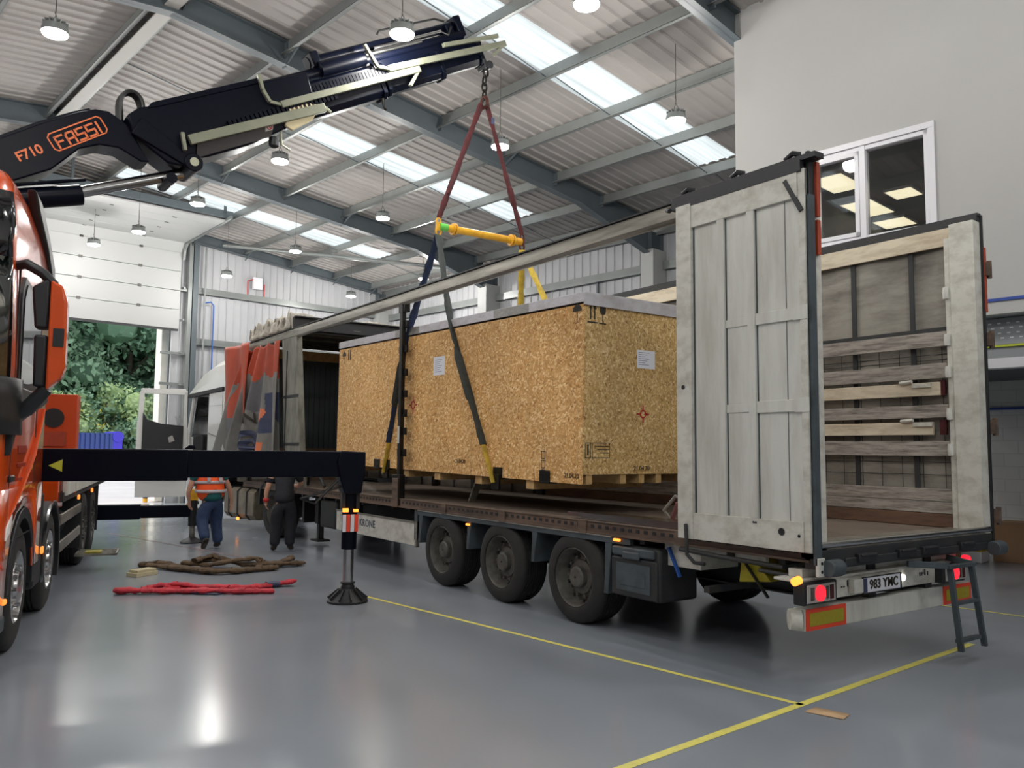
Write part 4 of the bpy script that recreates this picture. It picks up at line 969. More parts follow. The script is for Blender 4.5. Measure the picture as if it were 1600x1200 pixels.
for y in (-.095, -.15): mb.box(-.003, -.001, y-.009, y+.009, 1.72, 1.84).add([(-.003, y-.025, 1.83), (-.003, y+.025, 1.83), (-.003, y, 1.88)], [(0, 1, 2)])
mb.box(-.003, -.001, -.19, -.055, 1.68, 1.695); P2('arrow_stencil', mb, M_ink)
mb = MB(); disc_arc(mb, (-.003, -.265, 1.82), .042, PI, 2*PI, (0, 1)); mb.box(-.003, -.001, -.307, -.223, 1.815, 1.87).box(-.003, -.001, -.269, -.261, 1.70, 1.79).box(-.003, -.001, -.315, -.215, 1.68, 1.692); P2('glass_stencil', mb, M_ink)
# red centre of gravity marks
def cog(mb, o, ax, r):
    def q(a, b, c, d):
        ps = [(a, b), (c, b), (c, d), (a, d)]; mb.add([(o[0]+ax[0]*x, o[1]+ax[1]*x, o[2]+z) for x, z in ps], [(0, 1, 2, 3)])
    for sx_, sz_ in ((1, 0), (-1, 0), (0, 1), (0, -1)):
        if sx_: q(sx_*r*.45, -.009, sx_*r, .009)
        else: q(-.009, sz_*r*.45, .009, sz_*r)
    n = 20
    for k in range(n):
        a, b = 2*PI*k/n, 2*PI*(k+1)/n
        mb.add([(o[0]+ax[0]*math.cos(t)*rr, o[1]+ax[1]*math.cos(t)*rr, o[2]+math.sin(t)*rr) for t, rr in ((a, r*.5), (b, r*.5), (b, r*.32), (a, r*.32))], [(0, 1, 2, 3)])
mb = MB(); cog(mb, (3.62, .003, .90), (1, 0), .12); cog(mb, (-.0035, -.863, .75), (0, 1), .095); P2('centre_of_gravity_mark', mb, M_red)
# black outlined stencil box on the end, chain stencil on the side, small date text
mb = MB()
def rect(y0, y1, z0, z1, t=.006):
    for a, b, c, d in ((y0, y1, z0, z0+t), (y0, y1, z1-t, z1), (y0, y0+t, z0, z1), (y1-t, y1, z0, z1)): mb.box(-.002, -.001, a, b, c, d)
rect(-.12, -.04, .27, .43, .008); rect(-.385, -.14, .27, .43)
for k in range(3): mb.box(-.002, -.001, -.37, -.17-.04*k, .39-.035*k, .397-.035*k)
mb.box(-.002, -.001, -.09, -.07, .3, .41); P2('stencil_box', mb, M_ink)
mb = MB()
for k in range(3):
    z = .3-.1*k
    for a, b, c, d in ((.61, .62, z-.05, z+.03), (.67, .68, z-.05, z+.03), (.61, .68, z+.02, z+.03), (.61, .68, z-.06, z-.05), (.64, .65, z-.1, z-.04)): mb.box(a, b, .001, .002, c, d)
P2('chain_stencil', mb, M_ink)
put_text('date_lettering', '21.04.20', .07, M_ink, frame((.16, .002, .08), (-1, 0, 0), (0, 0, 1)), cr_)
put_text('date_lettering', '21.04.20', .07, M_ink, frame((2.35, .002, .16), (-1, 0, 0), (0, 0, 1)), cr_)
put_text('date_lettering', '21.04.20', .07, M_ink, frame((-.003, -.85, .16), (0, -1, 0), (0, 0, 1)), cr_)
# dark edge protector brackets under the slings
for x in (.52, 1.42, 4.28, 4.6):
    mb = MB(); mb.box(x, x+.17, 0, .02, -.0, .12).box(x, x+.17, -.1, .02, -.02, .0); P2('edge_bracket', mb, M_chain, bevel=.003)
P2('stencil_dust', MB().box(.0, .001, -.021, -.02, 0, .01), M_ink) if False else None
# ================================================================== RIGGING
def link(mb, c, ax, w=.035, l=.06, r=.011):
    c = Vector(c); pts = []
    for k in range(12):
        a = 2*PI*k/12; p = Vector((math.cos(a)*w, 0, math.sin(a)*l))
        if ax: p = Vector((0, p.x, p.z))
        pts.append(c+p)
    mb.tube(pts, r, 6, closed=True)
HX, HY = 6.30, -1.16
hk = thing('lifting_hook', 'rusty chain shackle hanging from the black boom tip', 'hook', (HX, HY, 0))
mb = MB(); link(mb, (0, 0, 7.2), 0, .045, .075, .016); link(mb, (0, 0, 7.09), 1, .04, .07, .015); link(mb, (0, 0, 6.97), 0, .045, .075, .015); mb.build('chain_link', M_chain, hk)
mb = MB(); pts = [(math.cos(a)*.085, 0, 6.82+math.sin(a)*.12) for a in [PI*(-.1+.11*k) for k in range(12)]]; mb.tube(pts, .026, 10); mb.cyl((-.11, 0, 6.78), (.12, 0, 6.78), .026, 10).cyl((.1, 0, 6.78), (.13, 0, 6.78), .036, 6); mb.build('shackle', M_shack, hk)
BX, BZ, BY0, BY1 = 6.2, 4.82, -.38, -1.80
bar = thing('spreader_bar', 'yellow lifting spreader bar with one green end above the crate', 'spreader bar', (BX, BY0, BZ))
L_ = BY1-BY0
MB().cyl((0, -.12, 0), (0, L_+.12, 0), .052, 20).build('tube', M_barY, bar)
MB().cyl((0, .0, 0), (0, -.12, 0), .055, 20).build('green_end', M_barG, bar, bevel=.004)
for y in (-.2, L_+.22): MB().cyl((0, y, 0), (0, y-.02, 0), .085, 20).cyl((0, y-.02, 0), (0, y-.04, 0), .06, 20).cyl((0, y-.04, 0), (0, y-.06, 0), .085, 20).build('collar', M_barY, bar, bevel=.003)
MB().cyl((0, L_+.12, 0), (0, L_+.02, 0), .056, 20).build('end_cap', M_barY, bar)
for y in (.02, L_+.0):
    mb = MB(); link(mb, (0, y, .07), 1, .035, .05, .014); link(mb, (0, y, -.07), 1, .04, .06, .016); mb.box(-.015, .015, y-.04, y+.04, -.06, .06); mb.build('shackle', M_barY if y > -.1 else M_shack, bar)
def sling(pts, w, mat, label, group, t=.012, sub=None, tw=0, cat='sling'):
    """flat webbing through the points; width w, two legs side by side"""
    mb = MB(); P_ = [Vector(p) for p in pts]; n = 26
    path = []
    for a, b in zip(P_, P_[1:]):
        for k in range(n): path.append(a.lerp(b, k/n))
    path.append(P_[-1]); rs = []
    for i, p in enumerate(path): rs.append(w*.5*(1+.12*math.sin(i*.9)+.08*math.sin(i*2.3)))
    mb.tube(path, rs, 8, flat=t/w*2.2, up=(1, 0, 0) if tw == 0 else (0, 1, 0))
    o = mb.build('lifting_sling', mat); return tag(o, label, cat, group)
top1, top2 = Vector((BX, BY0+.02, BZ+.12)), Vector((BX, BY1, BZ+.12))
g1 = 'red slings from hook to spreader bar'
for tp, yy, lab in ((top1, .05, 'dark red sling from the hook down to the green end of the spreader bar'), (top2, -.05, 'dark red sling from the hook to the right end of the spreader bar')):
    o = sling([(HX, HY+yy, 6.82), tp], .085, M_slred, lab, g1)
    a, b = Vector((HX, HY+yy, 6.82)), tp
    MB().tube([a.lerp(b, .62), a.lerp(b, .66), a.lerp(b, .76), a.lerp(b, .8)], [.03, .058, .055, .03], 8, flat=.7, up=(0, 1, 0)).build('wear_sleeve', M_slred, o)
MB().box(-.03, .03, -.03, .03, -.05, .05, Matrix.Translation((HX+.0, HY-.14, 6.6))).build('blue_tag', M_navy, o)
# near slings: under the crate at x 7.2 and 4.3
bt1 = Vector((BX, BY0+.02, BZ-.12))
na, nb_ = Vector((7.28, -.12, 1.36)), Vector((4.38, -.12, 1.32))
def near(pt, mats, lab, fr):
    k1 = bt1.lerp(pt, .36); k1.y = max(k1.y, -.12+.0)
    a = sling([bt1, Vector((bt1.x+(pt.x-bt1.x)*.38, -.16, bt1.z+(pt.z-bt1.z)*.38)), Vector((pt.x-(pt.x-bt1.x)*.13, -.13, pt.z+(bt1.z-pt.z)*.13))], .105, mats, lab, 'slings down the near side of the crate')
    p1 = Vector((pt.x-(pt.x-bt1.x)*.13, -.13, pt.z+(bt1.z-pt.z)*.13))
    MB().tube([p1, p1.lerp(pt, .5), pt], [.036, .034, .034], 8, flat=.4, up=(1, 0, 0)).build('yellow_end', M_slyel, a)
    q0 = Vector((bt1.x+(pt.x-bt1.x)*.5, -.13, bt1.z+(pt.z-bt1.z)*.5)); q1 = q0.lerp(p1, .6)
    MB().tube([q0, q0.lerp(q1, .2), q0.lerp(q1, .9), q1], [.03, .07, .07, .03], 8, flat=.35, up=(1, 0, 0)).build('wear_sleeve', M_slgrey, a)
    mb = MB(); mb.box(-.08, .08, -.05, -.02, -.06, .12, Matrix.Translation(pt+Vector((0, .0, -.02)))); mb.build('edge_guard', M_chain, a, bevel=.004)
near(na, M_slblue, 'navy blue sling running from the bar down behind the dark trailer stake', 0)
near(nb_, M_slgrey, 'grimy grey green sling running down the crate face to lower right', 0)
bt2 = Vector((BX, BY1, BZ-.12))
for x, lab in ((6.9, 'yellow sling leg going straight down behind the crate top'), (4.6, 'yellow sling leg slanting right down behind the crate top')):
    sling([bt2, Vector((BX+(x-BX)*.4, -1.98, 3.5)), Vector((x, -1.98, 1.45))], .11, M_slyel, lab, 'yellow slings behind the crate')

# ================================================================== ORANGE TRUCK (x rearwards from front axle, y away from camera side, near side y=-1.25)
TRZ = R(-12.48)
ot = thing('crane_truck', 'glossy orange four axle truck with black mirror arms at the left edge', 'truck', (4.63, 5.84, 0), TRZ)
TM = Matrix.Translation((4.63, 5.84, 0)) @ Matrix.Rotation(TRZ, 4, 'Z')
def PT(name, mb, mats, label=None, par=None, **k):
    o = mb.build(name, mats, par or ot, **k)
    if label: o['label'] = label
    return o
# cab shell: plan sections stacked in height, rounded front corners
def plan(z, n=9):
    """half outline on the near side from rear to front centre"""
    k = max(0, (z-2.35)/1.5); back = 1.08; sf = -.78+.10*k; front = -1.42+.22*k*k+.08*k; hw = 1.25-.035*k-.05*max(0, (z-3.2)/.6)**2
    pts = [(back, -hw+.03), (back-.06, -hw), (.4, -hw), (sf, -hw)]
    for i in range(1, n+1):
        a = PI/2*i/n
        pts.append((sf-(sf-front)*math.sin(a)*1.0 if False else sf+(front-sf)*math.sin(a)**1.0, -hw+(hw*.62)*(1-math.cos(a))))
    pts.append((front-.01, 0))
    return pts
def loft(mb, zs, fn, closed_top=True):
    rows = []
    for z in zs:
        h = fn(z); full = h+[(x, -y) for x, y in reversed(h[:-1])]; rows.append([(x, y, z) for x, y in full])
    n = len(rows[0]); vs = [p for r in rows for p in r]; fs = []
    for i in range(len(rows)-1):
        for j in range(n-1): fs.append((i*n+j, i*n+j+1, (i+1)*n+j+1, (i+1)*n+j))
        fs.append((i*n+n-1, i*n, (i+1)*n, (i+1)*n+n-1))
    fs.append(tuple(range(n))); fs.append(tuple(reversed(range((len(rows)-1)*n, len(rows)*n))))
    mb.add(vs, fs)
def top_plan(z):
    h = plan(z)
    if z > 3.3:
        t = (z-3.3)/.58; bk = 1.05-1.0*t; tt = max(0, (z-3.7)/.18); sx = 1-.07*tt*tt; return [(min(x, bk)+.25*tt*tt*(x < -.5), y*sx) for x, y in h]
    return h
mb = MB(); loft(mb, [1.35, 1.6, 2.0, 2.35, 2.7, 3.0, 3.3, 3.45, 3.6, 3.72, 3.8, 3.85, 3.88], top_plan); cab = PT('cab', mb, M_orange, ang=50)
# lower front and wheel arch wings
def low_plan(z):
    return plan(1.35)
mb = MB()
arch = [(-.62, 1.36), (-.60, 1.02)]
poly = [(-1.42, .42), (-.66, .42), (-.62, .75), (-.5, 1.02), (-.3, 1.16), (0, 1.2), (.3, 1.16), (.5, 1.02), (.62, .8), (.66, .62), (1.0, .62), (1.0, 1.36), (-1.42, 1.36)]
def lowpan(sg):
    m_ = MB(); n = len(poly)
    def pos(x, z, t):
        # wrap the panel round the front corner
        xs = x; y = -1.25
        if x < -.78:
            f = min(1, (-.78-x)/.64); a = math.asin(min(1, f)); y = -1.25+1.25*.62*(1-math.cos(a))
        return (xs+(.03 if t else 0)*(x < -.7), sg*(-y-t) if sg > 0 else y+t, z)
    # dense strip across x for wrap
    xs = [-1.42, -1.38, -1.3, -1.18, -1.05, -.92, -.78, -.66, -.62, -.5, -.3, 0, .3, .5, .62, .66, 1.0]
    lowz = {-1.42: .42, -1.38: .42, -1.3: .42, -1.18: .42, -1.05: .42, -.92: .42, -.78: .42, -.66: .42, -.62: .75, -.5: 1.02, -.3: 1.16, 0: 1.2, .3: 1.16, .5: 1.02, .62: .8, .66: .62, 1.0: .62}
    vs = []
    for x in xs: vs += [pos(x, lowz[x], 0), pos(x, 1.37, 0)]
    m_.add(vs, [(2*i, 2*i+2, 2*i+3, 2*i+1) for i in range(len(xs)-1)]); return m_
lp_ = PT('lower_panel', lowpan(-1), M_orange, solid=.02, ang=50); PT('lower_panel', lowpan(1), M_orange, solid=.02, ang=50)
PT('front_panel', MB().box(-1.44, -1.38, -.5, .5, .42, 1.4), M_orange)
PT('bumper', MB().box(-1.46, -1.3, -1.0, 1.0, .36, .6), M_orange, 'orange front bumper', bevel=.03)
PT('bumper_step', MB().box(-1.0, -.62, -1.27, -1.0, .30, .42), M_guard, bevel=.02)
PT('cab_floor', MB().box(-1.3, 1.0, -1.1, 1.1, .6, 1.36), M_blackm)
# windscreen, sun visor and lower black cowl wrap the front corner
def wrapstrip(za, zb, x1, off, n=14, nz=1, x1b=None):
    """sheet hugging the cab front between heights, starting at side position x1"""
    m_ = MB(); rows = []
    for j in range(nz+1):
        z = za+(zb-za)*j/nz; h = plan(z); xe = x1 if x1b is None else x1+(x1b-x1)*j/nz
        # resample the plan from xe forward
        pts = [p for p in h if p[0] < xe]; hw = -h[2][1]; pts = [(xe, -hw)]+pts; pts = pts[:11]
        while len(pts) < 11: pts.insert(1, ((pts[0][0]+pts[1][0])/2, (pts[0][1]+pts[1][1])/2))
        row = []
        for i, (x, y) in enumerate(pts):
            a = pts[max(0, i-1)]; b_ = pts[min(len(pts)-1, i+1)]; t = Vector((b_[0]-a[0], b_[1]-a[1])).normalized(); nrm = Vector((t.y, -t.x))
            if nrm.dot(Vector((x-0, y-0))) < 0: nrm = -nrm
            row.append((x+nrm.x*off, y+nrm.y*off, z))
        row += [(x, -y, z) for x, y, z in reversed(row)]
        rows.append(row)
    k = len(rows[0]); m_.add([p for r in rows for p in r], [(i*k+j, i*k+j+1, (i+1)*k+j+1, (i+1)*k+j) for i in range(nz) for j in range(k-1)]); return m_
ws = PT('windscreen', wrapstrip(2.05, 3.12, -.92, .012, nz=5), pm('dark windscreen glass', s(16, 24, 22), .06, 0, spec=.8, coat=1), solid=.01, recalc=False, ang=60)
PT('sun_visor', wrapstrip(3.1, 3.6, -.92, .03, nz=4, x1b=-.9), pm('glossy black visor', s(8, 10, 18), .08, 0, coat=1), solid=.02, recalc=False, ang=60)
PT('lower_cowl', wrapstrip(1.78, 2.2, -.66, .05, nz=3, x1b=-.72), M_blackm, solid=.04, recalc=False, ang=60)
PT('grille_panel', MB().box(-1.5, -1.4, -.8, .8, .75, 1.75), M_blackm, bevel=.03)
# side window with black frame, mirror foot
PT('window_frame', MB().prism([(-.58, 2.1), (.42, 2.2), (.40, 2.9), (.3, 3.0), (-.45, 3.05), (-.58, 2.9)], lambda p, q, t: (p, t, q), -1.262, -1.2), M_blackm, bevel=.01)
PT('side_glass', MB().prism([(-.52, 2.17), (.36, 2.26), (.34, 2.87), (.27, 2.94), (-.42, 2.99), (-.52, 2.86)], lambda p, q, t: (p, t, q), -1.272, -1.262), glass_mat('grey side glass', (.25, .3, .3), .25))
PT('window_moulding', MB().prism([(-.85, 1.62), (-.6, 1.86), (.9, 2.1), (.9, 2.16), (-.6, 2.16), (-.85, 2.2)], lambda p, q, t: (p, t, q), -1.285, -1.22), M_blackm, bevel=.015)
PT('door_seam', MB().box(-.66, -.65, -1.254, -1.24, 1.3, 3.1).box(.52, .53, -1.254, -1.24, .95, 3.1).box(-.66, .53, -1.254, -1.24, .95, .957), M_chassis)
PT('door_handle', MB().box(-.72, -.55, -1.275, -1.25, 1.42, 1.47), M_blackm, bevel=.01)
PT('body_crease', MB().tube([(-.75, -1.25, 1.08), (-.3, -1.262, 1.32), (.3, -1.265, 1.62), (.95, -1.255, 2.05)], [.01, .03, .03, .01], 8, flat=.4, up=(0, 0, 1)), M_orange)
# dark illegible lines of lettering on the door
mb = MB(); mb.box(-.35, .05, -1.256, -1.252, 1.64, 1.70).box(-.36, .06, -1.256, -1.252, 1.53, 1.56).box(-.33, .03, -1.256, -1.252, 1.42, 1.44); PT('door_lettering', mb, pm('dark red door lettering', s(150, 44, 20), .4))
PT('door_notice', MB().box(.55, .85, -1.258, -1.252, 2.18, 2.45), M_clear, bevel=.002)
PT('fog_lamp', MB().prism([(-.74, .98), (-.6, 1.03), (-.52, 1.16), (-.55, 1.18), (-.72, 1.08)], lambda p, q, t: (p, t, q), -1.27, -1.24), pm('clear marker lamp glass', s(220, 215, 205), .15, emis=(1, 1, 1), estr=.15), bevel=.008)
# air deflector behind the cab side
PT('side_deflector', MB().prism([(-.15, 3.86), (.2, 3.84), (.75, 3.66), (1.2, 3.45), (1.22, 3.28), (1.1, 3.3), (.7, 3.52), (.1, 3.72)], lambda p, q, t: (p, t, q), -1.25, -1.17), M_blackm, bevel=.02)
PT('deflector_edge', MB().box(1.0, 1.06, -1.2, -1.1, 1.4, 3.3), M_orange)
# exhaust and step-up behind the cab
PT('exhaust_pipe', MB().cyl((1.14, -1.16, .7), (1.14, -1.16, 2.45), .075, 18), M_chrome, bevel=.01)
PT('intake_stack', MB().box(1.08, 1.22, -1.12, -.85, .9, 2.55), M_blackm, bevel=.03)
# beacon and horn on the roof
bc_ = PT('beacon', MB().lathe([(.07, 0), (.075, .1), (.06, .15), (.01, .17)], (-.15, -.95, 3.8), n=20), M_amberd)
PT('roof_rail', MB().tube([(.1, -1.02, 3.78), (.35, -1.05, 3.83), (.8, -1.05, 3.83), (.95, -1.02, 3.74), (1.15, -1.0, 3.76)], .018, 8), M_chrome)
# mirrors
mi = PT('mirror', MB().prism([(-1.58, 2.22), (-1.48, 2.12), (-1.48, 2.98), (-1.57, 2.93), (-1.60, 2.8), (-1.605, 2.3)], lambda p, q, t: (t, p, q), -.83, -.68), M_orange, bevel=.02)
MB().prism([(-1.475, 2.15), (-1.39, 2.15), (-1.38, 2.55), (-1.475, 2.55)], lambda p, q, t: (t, p, q), -.80, -.66).prism([(-1.475, 2.6), (-1.38, 2.6), (-1.35, 2.92), (-1.475, 3.0)], lambda p, q, t: (t, p, q), -.80, -.66).build('mirror_housing', M_blackm, mi, bevel=.02)
MB().tube([(-.70, -1.2, 3.08), (-.74, -1.3, 3.1), (-.75, -1.42, 3.03), (-.76, -1.5, 2.95)], [.045, .05, .05, .04], 12, flat=.8).build('mirror_arm', M_blackm, mi); MB().tube([(-.68, -1.2, 1.92), (-.72, -1.35, 1.98), (-.75, -1.48, 2.14)], [.07, .06, .05], 12).build('mirror_arm', M_blackm, mi)
MB().box(-.84, -.82, -1.59, -1.515, 2.46, 2.6).build('mirror_slot', M_blackm, mi)
mi2 = PT('mirror', MB().prism([(1.60, 2.22), (1.46, 2.12), (1.46, 2.98), (1.58, 2.93)], lambda p, q, t: (t, p, q), -.83, -.68), M_orange, bevel=.02)
# wheels on four axles
def truck_wheel(x, sg, drive=False):
    R_ = .52; w = .36; yc = sg*1.24
    prof = [(.30, -.03), (.31, -.004), (.36, 0), (.46, -.012), (.50, -.03), (.515, -.05), (R_, -.065)]
    for k in range(1, 6):
        a = -.065-(w-.13)*k/6; prof += [(R_, a+.01), (R_-.014, a+.007), (R_-.014, a-.004), (R_, a-.008)]
    prof += [(R_, -w+.065), (.50, -w+.03), (.46, -w+.012), (.36, -w), (.30, -w+.02)]
    t = PT('wheel', MB().lathe([(r, -h*sg*-1) for r, h in prof], (x, yc, R_), 'y', 48, cap=False), M_rubber, ang=30)
    rp = [(.305, -.34), (.305, -.015), (.29, -.005), (.28, -.03), (.27, -.09), (.25, -.10), (.22, -.075), (.19, -.02), (.14, -.015), (.13, .01), (.10, .02), (.01, .022)] if not drive else [(.305, -.34), (.305, -.015), (.29, -.01), (.27, -.15), (.2, -.17), (.14, -.16), (.12, -.02), (.01, -.01)]
    MB().lathe([(r, h*sg) for r, h in rp], (x, yc, R_), 'y', 40, cap=False).build('rim', M_alu if not drive else M_rim, t)
    nb = MB(); vb = MB()
    for k in range(10):
        a = 2*PI*k/10; nb.cyl((x+math.cos(a)*.165, yc-.03*sg, R_+math.sin(a)*.165), (x+math.cos(a)*.165, yc+.012*sg, R_+math.sin(a)*.165), .018, 6)
        a += .31; vb.cyl((x+math.cos(a)*.235, yc-.09*sg, R_+math.sin(a)*.235), (x+math.cos(a)*.235, yc-.072*sg, R_+math.sin(a)*.235), .026, 12)
    nb.build('wheel_nut', M_chrome, t); vb.build('vent_hole', M_blackm, t)
for sg in (-1, 1):
    for x, dv_ in ((.12, 0), (1.98, 0), (5.6, 1), (6.97, 1)): truck_wheel(x, sg, dv_)
# arches
def archm(x0, r0, r1, a0, a1, ya, yb):
    m_ = MB(); n = 18; vs = []
    for k in range(n+1):
        a = R(a0+(a1-a0)*k/n)
        for r in (r0, r1):
            for y in (ya, yb): vs.append((x0+math.cos(a)*r, y, .52+math.sin(a)*r))
    fs = []
    for k in range(n): b_ = 4*k; fs += [(b_, b_+4, b_+5, b_+1), (b_+2, b_+3, b_+7, b_+6), (b_, b_+2, b_+6, b_+4), (b_+1, b_+5, b_+7, b_+3)]
    fs += [(0, 1, 3, 2), (4*n, 4*n+2, 4*n+3, 4*n+1)]
    m_.add(vs, fs); return m_
PT('wheel_arch', archm(.12, .57, .66, -5, 178, -1.26, -.9), M_blackm, bevel=.008)
PT('wheel_arch', archm(1.98, .56, .60, -25, 195, -1.26, -.85), M_blackm, bevel=.006)
PT('arch_trim', archm(1.98, .60, .61, -25, 195, -1.262, -1.24), M_chrome)
PT('mud_flap', MB().box(.82, 1.3, -1.25, -.9, .38, 1.25), M_blackm, bevel=.03)
PT('side_marker', MB().box(1.18, 1.25, -1.275, -1.25, .66, .73), M_amberd if False else pm('lit amber marker', s(255, 140, 60), .4, emis=(1, .3, .05), estr=1.2), bevel=.01)
PT('side_marker', MB().box(-.7, -.62, -1.28, -1.25, .5, .54), MATS['lit amber marker'], bevel=.01)
# chassis, side guards, lockers, drop side bed
mb = MB(); mb.box(-.9, 9.0, -.45, -.38, .72, 1.0).box(-.9, 9.0, .38, .45, .72, 1.0); PT('chassis_rail', mb, M_chassis)
PT('flat_bed', MB().box(2.9, 9.2, -1.24, 1.24, 1.05, 1.16), M_chassis)
PT('drop_side', MB().box(3.0, 9.2, -1.26, -1.22, 1.12, 1.55), M_trwhite, label='pale dirty drop side of the flat bed'); PT('drop_side', MB().box(3.0, 9.2, 1.22, 1.26, 1.12, 1.55), M_trwhite)
for z in (.55, .86): PT('side_guard', MB().box(2.75, 4.9, -1.25, -1.22, z-.06, z+.06), M_railal, bevel=.008)
PT('locker', MB().box(2.75, 3.2, -1.2, -.5, .98, 1.5), M_orange, bevel=.01)
PT('air_tank', MB().cyl((3.3, -.9, .7), (4.6, -.9, .7), .2, 20), M_blackm)
for x in (4.95, 6.28, 7.6): PT('mud_flap', MB().box(x, x+.03, -1.25, -.7, .3, 1.05), M_blackm)
for x in (4.3, 6.2): PT('side_marker', MB().box(x, x+.07, -1.28, -1.25, 1.0, 1.06), MATS['lit amber marker'], bevel=.01)
hb = PT('headboard', MB().box(3.92, 4.0, -1.26, 1.26, 1.1, 2.35).box(3.7, 3.95, -1.26, -.78, 1.6, 2.35), M_orange_shade, 'orange steel headboard of the bed', bevel=.01)
MB().cyl((3.69, -1.0, 2.05), (3.68, -1.0, 2.05), .12, 20).build('round_vent', M_blackm, hb)
MB().box(3.68, 3.69, -1.15, -.85, 1.7, 1.88).build('locker_door', M_cred, hb)
# aerial step tray hanging low on the side
tb_ = thing('wire_step_tray', 'small metal step tray hanging out low beside the truck rear wheels', 'step', (8.9, 3.42, 0), TRZ)
mb = MB(); mb.box(-.1, .5, -.3, -.28, .22, .25).box(-.1, .5, .2, .22, .22, .25).box(-.1, -.08, -.3, .22, .22, .25).box(.48, .5, -.3, .22, .22, .25)
for k in range(7): mb.box(-.08+.08*k, -.06+.08*k, -.3, .2, .225, .245)
mb.build('tray_frame', M_railal, tb_); MB().box(-.02, .2, -.1, .1, .25, .27).build('tray_pad', M_yelref, tb_); MB().tube([(.4, .2, .24), (.4, .5, .6), (.4, .8, .8)], .015, 6).build('hanger', M_chassis, tb_)

# ================================================================== THE CRANE (own frame: x along boom plan, z up, camera side -y)
CRZ = math.atan2(-.99869721, .05102832)
cn = thing('loader_crane', 'black truck mounted folding crane holding the crate, with orange lettering', 'crane', (5.95, 5.6, 0), CRZ)
CI = (Matrix.Translation((5.95, 5.6, 0)) @ Matrix.Rotation(CRZ, 4, 'Z')).inverted()
def PC(name, mb, mats, label=None, par=None, **k):
    o = mb.build(name, mats, par or cn, **k)
    if label: o['label'] = label
    return o
def sz(poly, ya, yb): return MB().prism(poly, lambda p, q, t: (p, t, q), ya, yb)
PC('column', MB().prism([(-.35, -.3), (.35, -.3), (.3, .3), (-.3, .3)], lambda p, q, t: (p, q, t), 1.0, 3.6), M_black, bevel=.03)
PC('column_head', sz([(-.45, 3.4), (.2, 3.4), (.3, 4.0), (-.1, 4.4), (-.5, 4.1)], -.28, .28), M_black, bevel=.03)
inner = [(-.3, 3.75), (-.3, 4.15), (.2, 4.42), (.73, 4.78), (1.06, 5.01), (1.40, 5.22), (1.55, 5.29), (1.68, 5.30), (1.86, 5.21), (2.0, 5.0), (2.12, 4.84), (2.03, 4.82), (1.8, 4.92), (1.61, 4.91), (1.42, 4.82), (1.17, 4.54), (.86, 4.36), (.4, 4.1), (.1, 3.8)]
ib = PC('inner_boom', sz(inner, -.17, .17), M_black, bevel=.015)
MB().prism([(.2, 4.41), (1.06, 5.0), (1.40, 5.21), (1.55, 5.28), (1.5, 5.31), (1.36, 5.24), (1.02, 5.03), (.18, 4.44)], lambda p, q, t: (p, t, q), -.1, .1).build('top_plate', M_black, ib, bevel=.006)
cy = PC('tilt_cylinder', MB().cyl((-.1, 0, 3.93), (1.49, 0, 4.38), .11, 22), M_black, bevel=.01)
MB().cyl((1.4, 0, 4.375), (2.5, 0, 4.83), .062, 20).build('chrome_rod', M_chrome, cy)
MB().tube([(.7, -.11, 4.28), (1.5, -.11, 4.52)], .02, 8).build('oil_pipe', M_black, cy)
pn = PC('knuckle_pin', MB().cyl((2.57, -.24, 4.92), (2.57, .24, 4.92), .105, 24), M_black, bevel=.01)
MB().cyl((2.57, -.255, 4.92), (2.57, -.24, 4.92), .05, 16).build('pin_cap', M_zinc, pn)
PC('knuckle_pin', MB().cyl((2.35, -.2, 4.70), (2.35, .2, 4.70), .06, 24), M_black)
outer = [(1.86, 5.30), (1.98, 5.42), (2.17, 5.49), (2.87, 5.86), (3.33, 6.10), (3.9, 6.40), (4.0, 6.1), (3.65, 5.60), (3.2, 5.28), (2.75, 5.04), (2.61, 4.98), (2.45, 4.86), (2.3, 4.86), (2.1, 4.98), (1.92, 5.12)]
ob = PC('outer_boom', sz(outer, -.2, .2), M_black, bevel=.02)
MB().prism([(2.05, 5.42), (2.17, 5.47), (2.87, 5.84), (3.33, 6.09), (3.3, 6.14), (2.85, 5.90), (2.1, 5.50)], lambda p, q, t: (p, t, q), -.215, .215).build('flange_plate', M_black, ob, bevel=.006)
MB().prism([(1.9, 5.1), (2.5, 4.86), (2.62, 4.9), (2.35, 5.1), (2.0, 5.3)], lambda p, q, t: (p, t, q), -.225, -.2).build('link_plate', M_black, ob, bevel=.01)
# telescopic sections: axis direction
d_ = Vector((math.cos(R(29.2)), 0, math.sin(R(29.2)))); u_b = Vector((-d_.z, 0, d_.x))
def sect(p, a, b, lo, hi, w):  # hexagonal box along the axis, p on the bottom line at s=4
    m_ = MB(); pr = [(-w*.55, lo), (w*.55, lo), (w, lo+.07), (w, hi-.04), (w*.7, hi), (-w*.7, hi), (-w, hi-.04), (-w, lo+.07)]
    vs = [p+d_*t+u_b*q+Vector((0, y, 0)) for t in (a, b) for y, q in pr]; n = 8
    m_.add(vs, [tuple(range(n)), tuple(reversed(range(n, 2*n)))]+[(i, i+n, (i+1) % n+n, (i+1) % n) for i in range(n)]); return m_
p0 = Vector((4.0, 0, 5.86))
PC('boom_extension', sect(p0, -.6, 1.22, -.02, .42, .155), M_black, bevel=.008)
PC('boom_extension', sect(p0, 1.0, 2.32, .0, .37, .135), M_black, bevel=.008)
PC('boom_extension', sect(p0, 2.2, 3.12, .035, .33, .115), M_black, bevel=.008)
for t, w, lo, hi in ((1.2, .17, -.05, .44), (1.3, .165, -.03, .42), (2.3, .15, -.02, .4), (3.08, .14, .02, .36)):
    PC('slide_collar', sect(p0, t-.03, t+.03, lo, hi, w), M_black, bevel=.006)
